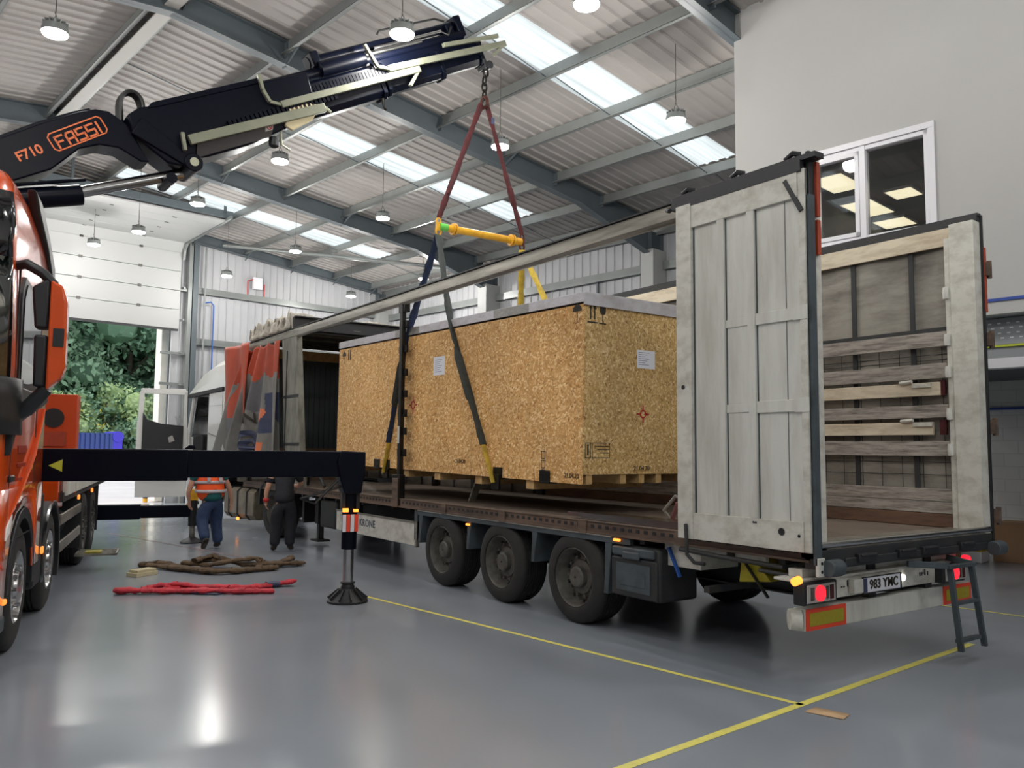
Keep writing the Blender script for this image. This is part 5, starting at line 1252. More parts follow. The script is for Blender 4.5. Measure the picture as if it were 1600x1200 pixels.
mb = MB(); a = p0+d_*1.15+u_b*-.03; mb.tube([a+Vector((0, -.1, 0)), a+Vector((.02, -.1, -.12)), a+Vector((.06, -.09, -.14))], .02, 8); PC('stop_hook', mb, M_chain)
# extension cylinders stacked on the top
def cylp(name, a, b, off, r, y, mat=M_black, n=18): return PC(name, MB().cyl(p0+d_*a+u_b*off+Vector((0, y, 0)), p0+d_*b+u_b*off+Vector((0, y, 0)), r, n), mat, bevel=.004)
PC('cylinder_guard', sz([(3.85, 6.38), (4.5, 6.78), (5.25, 7.12), (6.6, 7.76), (6.65, 7.5), (5.3, 6.78), (4.0, 6.0)], -.11, .11), M_black)
cylp('extension_cylinder', -1.6, 2.9, .50, .07, -.07)
cylp('extension_cylinder', .35, 2.95, .66, .075, .02)
cylp('extension_cylinder', .4, 1.1, .52, .10, -.1)
cylp('cylinder_rod', 1.0, 2.1, .545, .035, -.14, M_chrome); cylp('cylinder_rod', 1.3, 2.5, .60, .022, -.15, M_chrome)
cylp('extension_cylinder', -2.0, .6, .44, .055, .08)
for a, off, y in ((.42, .66, 0), (1.72, .55, -.13), (2.9, .62, 0), (2.7, .6, -.1)):
    c = p0+d_*a+u_b*off; m_ = MB(); m_.beam(c-d_*.06, c+d_*.06, .26, .2 if a < 2.8 else .3, up=tuple(u_b)); PC('cylinder_clamp', m_, M_black, bevel=.02)
mb = MB(); mb.tube([p0+d_*1.55+u_b*.80, p0+d_*1.6+u_b*.84, p0+d_*2.6+u_b*.82, p0+d_*2.75+u_b*.76], .015, 8).tube([p0+d_*-1.5+u_b*.56, p0+d_*-1.4+u_b*.6, p0+d_*-1.0+u_b*.6], .02, 8)
mb.tube([p0+d_*2.5+u_b*.62+Vector((0, -.12, 0)), p0+d_*2.58+u_b*.52+Vector((0, -.18, 0)), p0+d_*2.7+u_b*.62+Vector((0, -.16, 0))], .014, 8); PC('oil_pipe', mb, M_hose)
mb = MB()
for k in range(4): mb.tube([(1.83, -.06+.05*k, 5.2)]+[(1.93-.115*math.cos(a*PI/9), -.06+.05*k, 5.47+(.155+.008*k)*math.sin(a*PI/9)) for a in range(10)]+[(2.06, -.06+.05*k, 5.38)], .026, 8)
PC('hose_loop', mb, M_hose)
# pale hose guide rails: box channel and bent brackets
def rail(a, b, off0, off1, y, h, mat, kick=None):
    m_ = MB(); A = p0+d_*a+u_b*off0+Vector((0, y, 0)); C_ = p0+d_*b+u_b*off1+Vector((0, y, 0)); m_.beam(A, C_, .05, h, up=tuple(u_b))
    if kick: m_.beam(A, p0+d_*(a-kick[0])+u_b*(off0+kick[1])+Vector((0, y, 0)), .035, .05, up=(0, 1, 0)).beam(p0+d_*(a-kick[0])+u_b*(off0+kick[1])+Vector((0, y, 0)), p0+d_*(a-kick[0]-.12)+u_b*(off0+kick[1]+.16)+Vector((0, y, 0)), .035, .05, up=(0, 1, 0))
    return PC('hose_guide_rail', m_, mat, bevel=.006)
M_railp = pm('pale greenish zinc rail', s(136, 138, 120), .42, .3, (s(112, 116, 98), (3, 3, 3), .7))
def railp(pa, pb, y, h, mat=M_railp, extra=()):
    m_ = MB(); A, C_ = Vector((pa[0], y, pa[1])), Vector((pb[0], y, pb[1])); m_.beam(A, C_, .06, h, up=tuple(u_b))
    for q in extra: m_.beam((q[0], y, q[1]), (q[2], y, q[3]), .04, .05, up=(0, 1, 0))
    return PC('hose_guide_rail', m_, mat, bevel=.006)
railp((2.50, 5.15), (4.12, 5.97), -.26, .11, M_railp, ((2.42, 5.22, 2.46, 5.02), (4.12, 5.97, 4.2, 5.92)))
railp((3.56, 5.86), (5.50, 6.90), -.235, .085, M_railp, ((3.56, 5.86, 3.42, 5.86), (3.42, 5.86, 3.33, 5.98), (3.33, 5.98, 3.27, 6.16), (5.5, 6.9, 5.36, 6.62)))
railp((5.02, 6.76), (6.97, 7.74), -.23, .085, M_railp, ((5.02, 6.76, 4.86, 6.74), (4.86, 6.74, 4.76, 6.86), (4.76, 6.86, 4.66, 6.98), (6.95, 7.72, 6.76, 7.5)))
railp((5.9, 7.38), (6.85, 7.83), -.2, .06, M_railp)
# energy chain bundles between rail and boom
mb = MB()
for k in range(26): mb.beam(Vector((2.95+.052*k, -.215, 5.45+.029*k)), Vector((2.985+.052*k, -.215, 5.47+.029*k)), .05, .1, up=tuple(u_b))
for k in range(30): mb.beam(Vector((3.95+.045*k, -.17, 6.17+.025*k)), Vector((3.985+.045*k, -.17, 6.19+.025*k)), .05, .1, up=tuple(u_b))
PC('cable_chain', mb, M_black)
# under-boom bits near the first section end: brown guard, no-entry label, yellow bracket, work lamp
PC('boom_guard', sz([(2.6, 4.98), (3.45, 5.44), (3.5, 5.62), (2.6, 5.16)], -.225, -.2), pm('brown tinted guard plate', s(34, 27, 26), .5))
bk = PC('sheave_bracket', sz([(3.62, 5.62), (3.72, 5.58), (3.98, 5.78), (4.06, 6.0), (3.9, 5.98), (3.66, 5.84)], -.24, -.2), pm('pale yellow bracket paint', s(214, 200, 160), .5), bevel=.01)
PC('work_lamp', MB().lathe([(.03, -.08), (.06, -.06), (.06, .04), (.03, .06)], (3.52, -.15, 5.42), n=16), M_blackm)
PC('work_lamp_bracket', MB().tube([(3.6, -.15, 5.6), (3.62, -.15, 5.4), (3.72, -.15, 5.36)], .015, 8), M_zinc)
nl = PC('warning_label', sz([(3.38, 5.48), (3.47, 5.53), (3.47, 5.63), (3.38, 5.58)], -.232, -.228), M_clear)
mb = MB(); c = Vector((3.425, -.234, 5.556)); mb.tube([c+Vector((math.cos(2*PI*k/16)*.032, 0, math.sin(2*PI*k/16)*.034)) for k in range(16)], .005, 6, closed=True).beam(c+Vector((-.022, 0, .022)), c+Vector((.022, 0, -.022)), .004, .008); mb.build('red_prohibition_sign', M_red, nl)
# boom tip fork for the hook
tp_ = p0+d_*3.1+u_b*.1
PC('boom_tip', MB().beam(tp_, tp_+d_*.06, .2, .26, up=tuple(u_b)).cyl((6.80, -.1, 7.42), (6.80, .1, 7.42), .06, 16).beam((6.7, 0, 7.5), (6.8, 0, 7.38), .12, .06, up=(0, 1, 0)), M_blackm, bevel=.008)
mb = MB(); link(mb, (6.79, 0, 7.32), 0, .04, .07, .016); PC('tip_link', mb, M_chain)
# lettering on the inner boom
bd = Vector((math.cos(R(35)), 0, math.sin(R(35)))); bu = Vector((-bd.z, 0, bd.x))
yb_ = -.1745
put_text('model_lettering', 'F710', .135, M_orangep, frame((.97, yb_, 4.665), bd, bu), ib, bold=.003)
def stroke_text(mb, txt, o, h, w, gap, t):
    G = {'F': [((0, 0), (0, 1)), ((0, 1), (1, 1)), ((0, .52), (.8, .52))], 'A': [((0, 0), (0, .8)), ((0, .8), (.2, 1)), ((.2, 1), (1, 1)), ((1, 1), (1, 0)), ((0, .45), (1, .45))],
         'S': [((1, 1), (0, 1)), ((0, 1), (0, .5)), ((0, .5), (1, .5)), ((1, .5), (1, 0)), ((1, 0), (0, 0))], 'I': [((.5, 0), (.5, 1))]}
    x = 0
    for ch in txt:
        ww = w if ch != 'I' else w*.3
        for (a, b), (c, d) in G[ch]:
            A = o+bd*(x+a*ww)+bu*(b*h); C_ = o+bd*(x+c*ww)+bu*(d*h); e = (C_-A).normalized()*t*.4; mb.beam(A-e, C_+e, t, .003, up=(0, 1, 0))
        x += ww+gap
    return x
mb = MB(); o_ = Vector((1.245, yb_, 4.785)); stroke_text(mb, 'FASSI', o_, .115, .078, .034, .02); mb.build('maker_lettering', M_orangep, ib)
mb = MB(); A = Vector((1.21, yb_, 4.735)); W_, H_ = .585, .185; c4 = [A+bd*.03, A+bd*(W_-.03), A+bd*W_+bu*.03, A+bd*W_+bu*(H_-.03), A+bd*(W_-.03)+bu*H_, A+bd*.03+bu*H_, A+bu*(H_-.03), A+bu*.03]
for i in range(8): mb.beam(c4[i]-(c4[(i+1) % 8]-c4[i]).normalized()*.005, c4[(i+1) % 8], .013, .003, up=(0, 1, 0))
mb.build('lettering_frame', M_orangep, ib)
# outriggers, in truck coordinates
TMc = CI @ TM
def OB(): return MB(TMc)
m_ = OB(); m_.box(1.14, 1.54, -1.2, 1.2, 1.0, 1.5); PC('crane_base', m_, M_black, bevel=.02)
ou = PC('outrigger_beam', OB().box(1.2, 1.5, -2.55, -.5, 1.355, 1.675), M_black, bevel=.012)
OB().box(1.225, 1.475, -4.28, -2.4, 1.385, 1.67).build('inner_beam', M_black, ou, bevel=.012)
OB().prism([(-2.62, 1.68), (-2.5, 1.68), (-2.55, 1.72), (-2.6, 1.72)], lambda p, q, t: (t, p, q), 1.26, 1.34).build('latch', M_black, ou)
OB().prism([(-1.28, 1.51), (-1.40, 1.45), (-1.40, 1.57)], lambda p, q, t: (t, p, q), 1.195, 1.2).build('yellow_arrow', M_grn, ou)
OB().prism([(-4.4, 1.40), (-4.4, 1.665), (-4.12, 1.675), (-4.08, 1.55), (-4.12, 1.36), (-4.17, 1.2), (-4.36, 1.2), (-4.38, 1.36)], lambda p, q, t: (t, p, q), 1.2, 1.5).build('leg_head', M_black, ou, bevel=.015)
lg = PC('outrigger_leg', OB().cyl((1.34, -4.26, 1.25), (1.34, -4.26, .58), .085, 24), M_black, bevel=.008)
OB().cyl((1.34, -4.26, .62), (1.34, -4.26, .17), .058, 24).build('chrome_rod', M_chrome, lg)
OB().lathe([(.07, .12), (.075, .17), (.06, .2), (.08, .205), (.08, .22)], (1.34, -4.26, .0), n=24).build('rod_collar', M_blackm, lg)
ft = OB(); ft.lathe([(.225, 0), (.225, .022), (.1, .12), (.09, .15)], (1.34, -4.26, 0), n=32)
for k in range(10):
    a = 2*PI*k/10; e = Vector((math.cos(a), math.sin(a), 0)); c = Vector((1.34, -4.26, 0)); ft.beam(c+e*.09+Vector((0, 0, .13)), c+e*.21+Vector((0, 0, .035)), .014, .05)
ft.build('foot_pad', M_blackm, lg)
OB().box(1.2, 1.24, -4.33, -4.28, 1.0, 1.03).box(1.2, 1.24, -4.22, -4.16, 1.0, 1.04).build('amber_lamp', M_amber, lg)
sm = OB()
for k in range(4): sm.mat(k % 2).box(1.245, 1.25, -4.34+.045*k, -4.30+.045*k, .78, .97)
sm.build('striped_sticker', [M_redref, M_paper], lg)
m_ = OB(); m_.tube([(1.25, -4.1, 1.35), (1.2, -3.85, 1.1), (1.25, -3.7, 1.15), (1.3, -4.15, 1.28)], .015, 8).box(1.28, 1.4, -4.36, -4.16, 1.02, 1.2); m_.build('hose', M_hose, lg)
o2 = PC('outrigger_beam', OB().box(7.82, 8.06, -1.9, -.5, .44, .69), M_black, bevel=.01)
OB().box(7.84, 8.04, -2.7, -1.8, .46, .67).build('inner_beam', M_black, o2, bevel=.01)
lg2 = PC('outrigger_leg', OB().cyl((7.93, -2.76, .75), (7.93, -2.76, .3), .075, 20), M_blackm)
OB().cyl((7.93, -2.76, .35), (7.93, -2.76, .08), .05, 16).build('chrome_rod', M_railal, lg2); OB().lathe([(.2, 0), (.2, .02), (.06, .1)], (7.93, -2.76, 0), n=24).build('foot_pad', M_blackm, lg2)
OB().box(7.86, 8.0, -2.84, -2.68, .75, .95).build('yellow_cap', M_barY, lg2, bevel=.01)
# ================================================================== WHITE TRACTOR UNIT (x forward from kingpin, y left)
tu = thing('tractor_unit', 'white tractor unit with its driver door swung open behind the outrigger beam', 'truck', (12.0, -1.27, 0), R(6))
def PU(name, mb, mats, label=None, par=None, **k):
    o = mb.build(name, mats, par or tu, **k)
    if label: o['label'] = label
    return o
# roof and fairing
prof = [(2.55, 2.95), (2.55, 3.55), (2.9, 3.68), (3.5, 3.66), (4.1, 3.5), (4.55, 3.25), (4.82, 2.98), (4.85, 2.9)]
mb = MB(); ws_ = [.0, .06, .16, .3]
n = len(prof); rows = []
for y, sc_ in ((-1.22, .0), (-1.12, .7), (-.95, 1), (.95, 1), (1.12, .7), (1.22, .0)):
    rows.append([(x, y, 2.9+(z-2.9)*(.35+.65*sc_)) for x, z in prof])
vs = [p for r in rows for p in r]; fs = [(i*n+j, i*n+j+1, (i+1)*n+j+1, (i+1)*n+j) for i in range(len(rows)-1) for j in range(n-1)]+[(i*n+n-1, i*n, (i+1)*n, (i+1)*n+n-1) for i in range(len(rows)-1)]
fs += [tuple(range(n)), tuple(range((len(rows)-1)*n, len(rows)*n))]
mb.add(vs, fs); PU('roof_fairing', mb, M_pvc, ang=30)
PU('rear_wall', MB().box(2.5, 2.6, -1.2, 1.2, 1.1, 3.0), M_pvc, bevel=.02)
for sg in (1, -1):
    y0_, y1_ = sorted((sg*1.24, sg*1.17))
    PU('sleeper_side', MB().box(2.55, 3.42, y0_, y1_, 1.0, 2.92), M_pvc, bevel=.015)
mb = MB(); mb.box(2.62, 2.63, 1.24, 1.245, 1.1, 2.88).box(2.65, 3.38, 1.24, 1.245, 2.62, 2.625).beam((2.65, 1.243, 1.9), (3.38, 1.243, 2.02), .01, .02); PU('panel_seam', mb, M_railal)
PU('side_deflector', MB().box(2.25, 2.5, 1.14, 1.22, 1.2, 3.3), M_railal, bevel=.01)
PU('drip_visor', MB().prism([(2.6, 2.93), (4.75, 2.86), (4.78, 2.94), (2.6, 3.02)], lambda p, q, t: (p, t, q), 1.15, 1.27), M_dgrey, bevel=.01)
PU('far_door', MB().box(3.42, 4.7, -1.24, -1.18, 1.0, 1.9), M_dgrey)
mb = MB()
for sg in (1, -1): mb.tube([(4.68, sg*1.2, 1.0), (4.72, sg*1.2, 2.0), (4.5, sg*1.17, 2.9)], .05, 8).tube([(3.44, sg*1.2, 1.0), (3.44, sg*1.2, 2.85)], .035, 8)
PU('door_pillar', mb, M_pvc)
PU('floor_pan', MB().box(2.55, 4.8, -1.2, 1.2, .98, 1.12).box(2.6, 3.3, -1.1, 1.1, 1.1, 1.7), M_dgrey)
PU('dashboard', MB().box(4.2, 4.75, -1.1, 1.1, 1.1, 2.0), M_dgrey, bevel=.05)
PU('seat', MB().box(3.3, 3.85, .3, .85, 1.35, 1.6).box(3.25, 3.42, .3, .85, 1.6, 2.4), M_dgrey, bevel=.06)
PU('steering_wheel', MB().tube([(3.95+math.sin(a)*.08, .58+math.cos(a)*.22, 2.02+math.sin(a)*.2) for a in [2*PI*k/20 for k in range(20)]], .018, 8, closed=True), M_blackm)
PU('front_panel', MB().box(4.7, 4.82, -1.15, 1.15, .4, 1.95), M_pvc, bevel=.05)
PU('windscreen', MB().add([(4.76, -1.12, 1.95), (4.76, 1.12, 1.95), (4.52, 1.1, 2.9), (4.52, -1.1, 2.9)], [(0, 1, 2, 3)]), M_glass, solid=.01)
PU('mirror', MB().box(4.62, 4.72, -1.5, -1.3, 2.0, 2.75), M_dgrey, bevel=.03)
PU('step_panel', MB().box(3.7, 4.75, 1.05, 1.22, .32, 1.02), M_pvc, bevel=.02)
mb = MB()
for z in (.42, .62, .82): mb.box(3.85, 4.25, 1.2, 1.24, z, z+.07)
PU('step', mb, M_dgrey)
PU('step_lamp', MB().box(3.6, 3.68, 1.2, 1.26, .78, .84), M_amber, bevel=.01); PU('step_lamp', MB().box(3.5, 3.66, 1.2, 1.25, .52, .56), M_barY, bevel=.01)
# open door, hinged at the front pillar and swung forward and out
hd = Vector((4.70, 1.22)); dd = Vector((math.cos(R(77)), math.sin(R(77))))
def dq(m_, poly, t0, t1):
    nrm = Vector((-dd.y, dd.x)); return m_.prism(poly, lambda p, q, t: (hd.x+dd.x*p+nrm.x*t, hd.y+dd.y*p+nrm.y*t, q), t0, t1)
m_ = MB()
for poly in ([(.02, .98), (.12, .98), (.12, 2.98), (.05, 3.02)], [(1.0, .98), (1.14, .98), (1.08, 2.96), (.98, 2.96)], [(.04, 2.93), (1.08, 2.93), (1.05, 3.05), (.1, 3.07)]): dq(m_, poly, -.03, .03)
dq(m_, [(.02, .55), (1.1, .55), (1.12, 2.3), (.02, 2.15)], -.0, .035)
dd_ = PU('open_door', m_, M_pvc, bevel=.008)
m_ = MB(); dq(m_, [(.12, .95), (1.0, .95), (1.0, 2.5), (.9, 2.33), (.6, 2.24), (.12, 2.2)], .036, .08); m_.build('door_trim', M_dgrey, dd_, bevel=.015)
m_ = MB(); dq(m_, [(.12, 2.1), (1.0, 2.1), (1.0, 2.94), (.12, 2.94)], .0, .008); m_.build('door_glass', M_glass, dd_)
m_ = MB(); dq(m_, [(.3, 1.85), (.42, 1.8), (.45, 1.92), (.36, 1.98)], .08, .09); m_.build('speaker_cover', M_clear, dd_)
m_ = MB(); dq(m_, [(1.05, 1.55), (1.1, 1.55), (1.1, 1.62), (1.05, 1.62)], .036, .05); m_.build('door_latch', M_dgrey, dd_)
# chassis, tank, battery boxes, rear wheel, lights
PU('chassis_rail', MB().box(-1.0, 4.5, -.42, -.36, .75, .98).box(-1.0, 4.5, .36, .42, .75, .98), M_chassis)
tk = PU('fuel_tank', MB().prism([(.62, .35), (.72, .25), (1.12, .25), (1.2, .35), (1.2, .8), (1.12, .88), (.72, .88), (.62, .8)], lambda p, q, t: (t, p, q), .95, 2.45), M_tank, bevel=.02)
for x in (1.25, 1.7, 2.15): MB().prism([(.60, .33), (.71, .235), (1.13, .235), (1.215, .335), (1.215, .81), (1.13, .895), (.71, .895), (.60, .81)], lambda p, q, t: (t, p, q), x, x+.05).build('tank_strap', M_chassis, tk)
PU('battery_box', MB().box(.9, 2.3, .2, 1.0, .98, 1.25), M_tank, bevel=.02)
PU('side_marker', MB().box(1.6, 1.68, 1.2, 1.24, .22, .28), M_amber, bevel=.01)
for sg in (1, -1):
    for x in (0, 3.75):
        yc = sg*1.22
        t = PU('wheel', MB().lathe([(.3, -.33*sg), (.46, -.33*sg), (.51, -.28*sg), (.51, -.05*sg), (.46, 0), (.3, 0)], (x, yc, .51), 'y', 36, cap=False), M_rubber)
        MB().lathe([(.305, -.32*sg), (.3, -.01*sg), (.26, -.12*sg), (.1, -.1*sg), (.09, -.02*sg), (.01, -.02*sg)], (x, yc, .51), 'y', 28, cap=False).build('rim', M_rim, t)
    PU('mudguard', MB().prism([(-.62, .6), (-.6, .9), (-.35, 1.1), (.35, 1.1), (.6, .9), (.62, .6), (.58, .6), (.55, .88), (.33, 1.06), (-.33, 1.06), (-.55, .88), (-.58, .6)], lambda p, q, t: (p, t, q), sg*.85, sg*1.24), M_dgrey)
PU('rear_crossbar', MB().box(-1.05, -.98, -1.1, 1.1, .35, .75), M_dgrey)
mb = MB(); mb.cyl((-1.08, .72, .5), (-1.05, .72, .5), .05, 16); PU('tail_lamp', mb, M_tail)
pp = PU('rear_plate', MB().box(-1.07, -1.05, .3, .6, .36, .45), M_yelref); 
# ================================================================== PEOPLE
def skin_obj(name, joints, edges, mat, parent, root=0, sub=2):
    me = bpy.data.meshes.new(name); me.from_pydata([j[:3] for j in joints], edges, []); me.update(); me.materials.append(mat)
    o = bpy.data.objects.new(name, me); COL.objects.link(o); o.parent = parent
    sk_ = o.modifiers.new('skin', 'SKIN'); sk_.use_smooth_shade = True; sk_.branch_smoothing = .6
    sv = me.skin_vertices
    if not sv: sv.new() if hasattr(sv, 'new') else None
    lay = me.skin_vertices[0].data
    for i, j in enumerate(joints):
        r = j[3]; lay[i].radius = r if hasattr(r, '__len__') else (r, r)
    lay[root].use_root = True
    ss = o.modifiers.new('smooth', 'SUBSURF'); ss.levels = sub; ss.render_levels = sub
    return o
def hand(J, E, wrist, d, side, palm_n, curl=.5, sc=1.):
    """append five fingers to joints/edges; d hand direction, side = thumb side"""
    d, side, pn_ = Vector(d).normalized(), Vector(side).normalized(), Vector(palm_n).normalized()
    W0 = Vector(J[wrist][:3]); k0 = len(J); J.append((*(W0+d*.05*sc), (.034*sc, .018*sc))); E.append((wrist, k0)); J.append((*(W0+d*.09*sc), (.036*sc, .016*sc))); E.append((k0, k0+1)); kn = k0+1
    for off, ln in ((.028, .075), (.009, .085), (-.010, .08), (-.029, .062)):
        b = W0+d*.098*sc+side*off*sc; i = len(J); J.append((*b, .0095*sc)); E.append((kn, i))
        b1 = b+(d*math.cos(curl*.6)+pn_*math.sin(curl*.6))*ln*.5*sc; J.append((*b1, .0088*sc)); E.append((i, i+1))
        b2 = b1+(d*math.cos(curl*1.6)+pn_*math.sin(curl*1.6))*ln*.55*sc; J.append((*b2, .007*sc)); E.append((i+1, i+2))
    i = len(J); b = W0+d*.04*sc+side*.035*sc; J.append((*b, .012*sc)); E.append((k0, i)); b = b+(d*.6+side*.7)*.035*sc; J.append((*b, .010*sc)); E.append((i, i+1)); b = b+(d*.9+side*.25+pn_*.2)*.03*sc; J.append((*b, .008*sc)); E.append((i+1, i+2))
def person(name, label, loc, rz, p):
    t = thing(name, label, 'person', loc, rz)
    # local: x forward (away from camera), y left, z up
    hip, ch, nk, hd = Vector(p['hip']), Vector(p['chest']), Vector(p['neck']), Vector(p['head'])
    J = [(*hip, .08), (*hip.lerp(ch, .5), .09), (*ch, .1), (*nk, .06), (*(nk.lerp(hd, .4)), .055)]
    E = [(0, 1), (1, 2), (2, 3), (3, 4)]
    h0 = len(J); f = Vector(p.get('face', (1, 0, 0)))
    J += [(*(hd+f*.02-Vector((0, 0, .05))), (.068, .075)), (*(hd+Vector((0, 0, .03))), (.078, .09)), (*(hd+Vector((0, 0, .085))-f*.005), (.06, .07))]; E += [(4, h0), (h0, h0+1), (h0+1, h0+2)]
    for sg, a in ((1, p['armL']), (-1, p['armR'])):
        i = len(J); sh = ch+Vector((0, sg*.19, .04)); J.append((*sh, .062)); E.append((2, i))
        for q, r in zip(a['pts'], (.048, .04, .029)): J.append((*q, r)); E.append((len(J)-2, len(J)-1))
        w = len(J)-1; hand(J, E, w, a['d'], a['s'], a['n'], a.get('curl', .5))
    for sg, l in ((1, p['legL']), (-1, p['legR'])):
        i = len(J); J.append((*(hip+Vector((0, sg*.1, -.09))), .055)); E.append((0, i))
        for q, r in zip(l[:2], (.05, .04)): J.append((*q, r)); E.append((len(J)-2, len(J)-1))
    body = skin_obj('body', J, E, M_skin, t)
    # face: nose, brow, ears, mouth as small attached meshes
    mb = MB(); mb.tube([hd+f*.095+Vector((0, 0, .03)), hd+f*.112-Vector((0, 0, .012)), hd+f*.094-Vector((0, 0, .02))], [.008, .013, .008], 8); mb.build('nose', M_skin, t)
    s_ = f.cross(Vector((0, 0, 1))).normalized(); mb = MB()
    for sg in (1, -1): mb.tube([hd+s_*sg*.078+Vector((0, 0, .02)), hd+s_*sg*.09+Vector((0, 0, .0)), hd+s_*sg*.078-Vector((0, 0, .025))], [.006, .014, .006], 8)
    mb.build('ears', M_skin, t)
    mb = MB()
    for sg in (1, -1): mb.lathe([(.001, -.011), (.009, -.006), (.011, 0), (.009, .006), (.001, .011)], hd+f*.086+s_*sg*.031+Vector((0, 0, .018)), n=10)
    mb.build('eyes', M_dgrey, t); mb = MB(); mb.tube([hd+f*.085+s_*.022-Vector((0, 0, .05)), hd+f*.094-Vector((0, 0, .05)), hd+f*.085-s_*.022-Vector((0, 0, .05))], .005, 6); mb.build('mouth', M_slred, t)
    hm = MB(); hm.lathe([(.086, -.0), (.092, .04), (.08, .085), (.05, .118), (.005, .13)], hd-f*.012, n=18); hm.build('hair', p['hair'], t)
    # top
    JT = [(*(hip+Vector((0, 0, -.08))), (.21, .18)), (*(hip+Vector((0, 0, .03))), (.21, .18)), (*hip.lerp(ch, .5), (.2, .17)), (*ch, (.2, .155)), (*(nk-(nk-ch)*.25), .075)]; ET = [(0, 1), (1, 2), (2, 3), (3, 4)]
    for sg, a in ((1, p['armL']), (-1, p['armR'])):
        i = len(JT); sh = ch+Vector((0, sg*.2, .04)); q = Vector(a['pts'][0]); JT += [(*sh, .078), (*sh.lerp(q, .85), .066)]; ET += [(3, i), (i, i+1)]
    skin_obj('t_shirt', JT, ET, p['top'], t)
    # trousers
    JL = [(*(hip+Vector((0, 0, .05))), (.19, .16)), (*(hip-Vector((0, 0, .06))), (.19, .16))]; EL = [(0, 1)]
    for sg, l in ((1, p['legL']), (-1, p['legR'])):
        i = len(JL); a = hip+Vector((0, sg*.1, -.12)); k, an = Vector(l[0]), Vector(l[1]); JL += [(*a, .14), (*a.lerp(k, .5), .125), (*k, .105), (*k.lerp(an, .5), .095), (*(an-(k-an)*.04), .088)]; EL += [(1, i), (i, i+1), (i+1, i+2), (i+2, i+3), (i+3, i+4)]
    skin_obj('trousers', JL, EL, p['trousers'], t)
    for l in (p['legL'], p['legR']):
        an, toe = Vector(l[1]), Vector(l[2]); mid = an.lerp(toe, .5); hl = an-(toe-an)*.22; hl.z = min(hl.z, an.z-.03)
        skin_obj('boot', [(*(an+Vector((0, 0, .05))), .068), (*an, .064), (*hl.lerp(an, .3), (.055, .05)), (*(mid-Vector((0, 0, .03))), (.056, .046)), (*toe, (.05, .036))], [(0, 1), (1, 2), (1, 3), (3, 4)], p['boots'], t, sub=2)
    return t
p1 = dict(hip=(0, 0, .86), chest=(.14, 0, 1.28), neck=(.2, 0, 1.42), head=(.3, 0, 1.5), face=(1, 0, -.3), hair=M_dgrey, top=M_teal, trousers=M_jean, boots=M_boot,
          armL=dict(pts=[(.14, .3, 1.08), (.2, .32, .92), (.26, .27, .8)], d=(.3, -.2, -.9), s=(.6, .2, 0), n=(0, -1, 0)), armR=dict(pts=[(.12, -.32, 1.08), (.16, -.4, .93), (.2, -.44, .78)], d=(.1, -.1, -1), s=(1, 0, 0), n=(0, 1, 0), curl=.3),
          legL=((-.0, .15, .48), (-.28, .2, .2), (-.24, .21, .04)), legR=((.1, -.13, .48), (.03, -.15, .1), (.2, -.18, .045)))
m1 = person('person', 'person walking away in orange hi vis vest, teal shirt and blue jeans', (10.62, 1.42, 0), R(8), p1)
ch = Vector(p1['chest']); hp = Vector(p1['hip'])
JV = [(*(hp+Vector((-.0, 0, -.08))), (.25, .21)), (*hp.lerp(ch, .35), (.245, .205)), (*ch, (.24, .19)), (*(ch+Vector((.03, 0, .09))), (.17, .14))]
skin_obj('hi_vis_vest', JV, [(0, 1), (1, 2), (2, 3)], M_hiv, m1)
def ring(mb, c, rx, ry, h, tilt=0):
    n = 32; vs = []
    for z in (-h/2, h/2):
        for k in range(n): a = 2*PI*k/n; vs.append((c[0]+math.cos(a)*rx+z*tilt, c[1]+math.sin(a)*ry, c[2]+z))
    mb.add(vs, [(k, (k+1) % n, n+(k+1) % n, n+k) for k in range(n)])
mb = MB(); ring(mb, (.045, 0, .97), .225, .262, .05, .33); ring(mb, (.10, 0, 1.12), .22, .258, .05, .33); mb.beam((-.12, -.1, 1.13), (-.05, -.1, 1.36), .05, .012, up=(1, 0, 0)).beam((-.12, .1, 1.13), (-.05, .1, 1.36), .05, .012, up=(1, 0, 0)); mb.build('reflective_bands', M_refl, m1, solid=.006)
p2 = dict(hip=(0, 0, .86), chest=(.1, 0, 1.26), neck=(.16, 0, 1.4), head=(.24, 0, 1.49), face=(1, 0, -.3), hair=M_dgrey, top=M_darkcl, trousers=M_darkcl, boots=M_boot,
          armL=dict(pts=[(.08, .27, 1.06), (.1, .3, .96), (.12, .3, .84)], d=(.2, 0, -1), s=(1, 0, 0), n=(0, -1, 0)), armR=dict(pts=[(.2, -.26, 1.1), (.34, -.2, 1.05), (.44, -.15, 1.06)], d=(1, .2, 0), s=(0, .3, 1), n=(0, 1, 0)),
          legL=((.04, .12, .48), (-.02, .14, .1), (.12, .17, .04)), legR=((.06, -.1, .48), (.02, -.1, .1), (.17, -.14, .04)))
m2 = person('person', 'person in dark clothing with a bare forearm and red glove cuff beside the trailer', (9.72, .48, 0), R(-20), p2)
mb = MB(); ring(mb, (.12, .3, .84), .042, .042, .06); mb.build('glove_cuff', M_glove, m2, solid=.012)

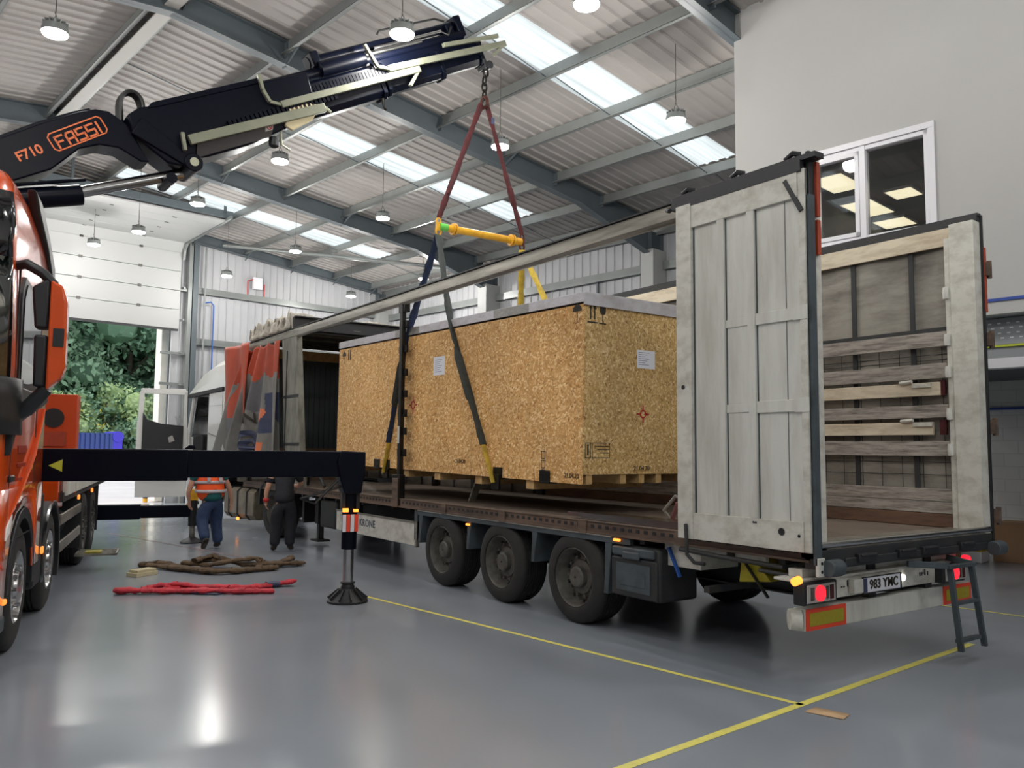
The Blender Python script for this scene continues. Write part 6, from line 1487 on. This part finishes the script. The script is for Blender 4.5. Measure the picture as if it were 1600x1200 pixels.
# ================================================================== THINGS ON THE FLOOR
def roundsling(paths, mat, label, extra=None):
    mb = MB(); rnd = random.Random(5)
    for pts, r in paths:
        P_ = [Vector(q) for q in pts]; path = []
        for a, b in zip(P_, P_[1:]):
            for k in range(14):
                q = a.lerp(b, k/14); q += Vector((rnd.gauss(0, .008), rnd.gauss(0, .008), 0)); path.append(q)
        path.append(P_[-1]); rs = [r*1.22*(1+.25*math.sin(i*.55)*math.sin(i*.21)+rnd.uniform(-.13, .13)) for i in range(len(path))]
        for q, rr in zip(path, rs): q.z = max(q.z, rr*.45)
        mb.tube(path, rs, 10, flat=.45)
    o = mb.build('round_sling', mat); tag(o, label, 'sling'); return o
rs_ = roundsling([([(6.85, 3.46, .03), (6.75, 3.25, .03), (6.72, 3.0, .09), (6.6, 2.75, .03), (6.5, 2.4, .04), (6.35, 2.0, .03), (6.38, 1.75, .03), (6.36, 1.53, .06)], .05),
                  ([(6.85, 3.46, .05), (6.66, 3.1, .04), (6.5, 2.8, .03), (6.3, 2.5, .04), (6.12, 2.2, .03), (5.98, 1.92, .03)], .055),
                  ([(6.75, 3.05, .07), (6.65, 2.85, .1), (6.55, 2.6, .06), (6.4, 2.3, .05)], .04)], M_slfr, 'bright red round sling lying nearest on the floor')
MB().tube([(6.37, 1.86, .04), (6.375, 1.70, .04)], .06, 10, flat=.62).build('blue_tag', M_navy, rs_)
MB().tube([(6.4, 2.72, .02), (6.2, 2.5, .01), (6.22, 2.42, .01)], .02, 8, flat=.5).build('blue_thread', M_navy, rs_)
roundsling([([(9.0, 2.82, .03), (8.8, 2.6, .08), (8.6, 2.35, .03), (8.5, 2.1, .1), (8.35, 1.85, .13), (8.2, 1.6, .05), (8.0, 1.4, .06), (8.1, 1.1, .05), (8.25, .85, .09)], .055),
            ([(8.95, 2.8, .05), (8.5, 2.5, .04), (8.1, 2.3, .05), (7.75, 2.1, .05), (7.7, 1.8, .04), (7.75, 1.5, .04), (7.75, 1.25, .04)], .065),
            ([(8.6, 2.3, .08), (8.3, 2.05, .06), (8.15, 1.7, .12), (8.1, 1.45, .14), (8.0, 1.3, .05), (7.95, .95, .05), (8.0, .8, .04)], .055),
            ([(8.4, 2.2, .12), (8.45, 1.95, .17), (8.3, 1.8, .1)], .06)], M_slbr, 'olive brown round sling heaped on the floor behind the red one')
M_paleb = pm('pale bare timber', s(206, 196, 162), .8)
o = thing('timber_block', 'small pale timber block on the floor left of the brown sling', 'block', (8.2, 2.92, 0), R(30))
MB().box(-.1, .1, -.17, .17, 0, .05).build('plank', M_paleb, o, bevel=.004); MB().box(-.08, .08, -.16, .14, .05, .085).build('upper_plank', M_paleb, o, bevel=.004)
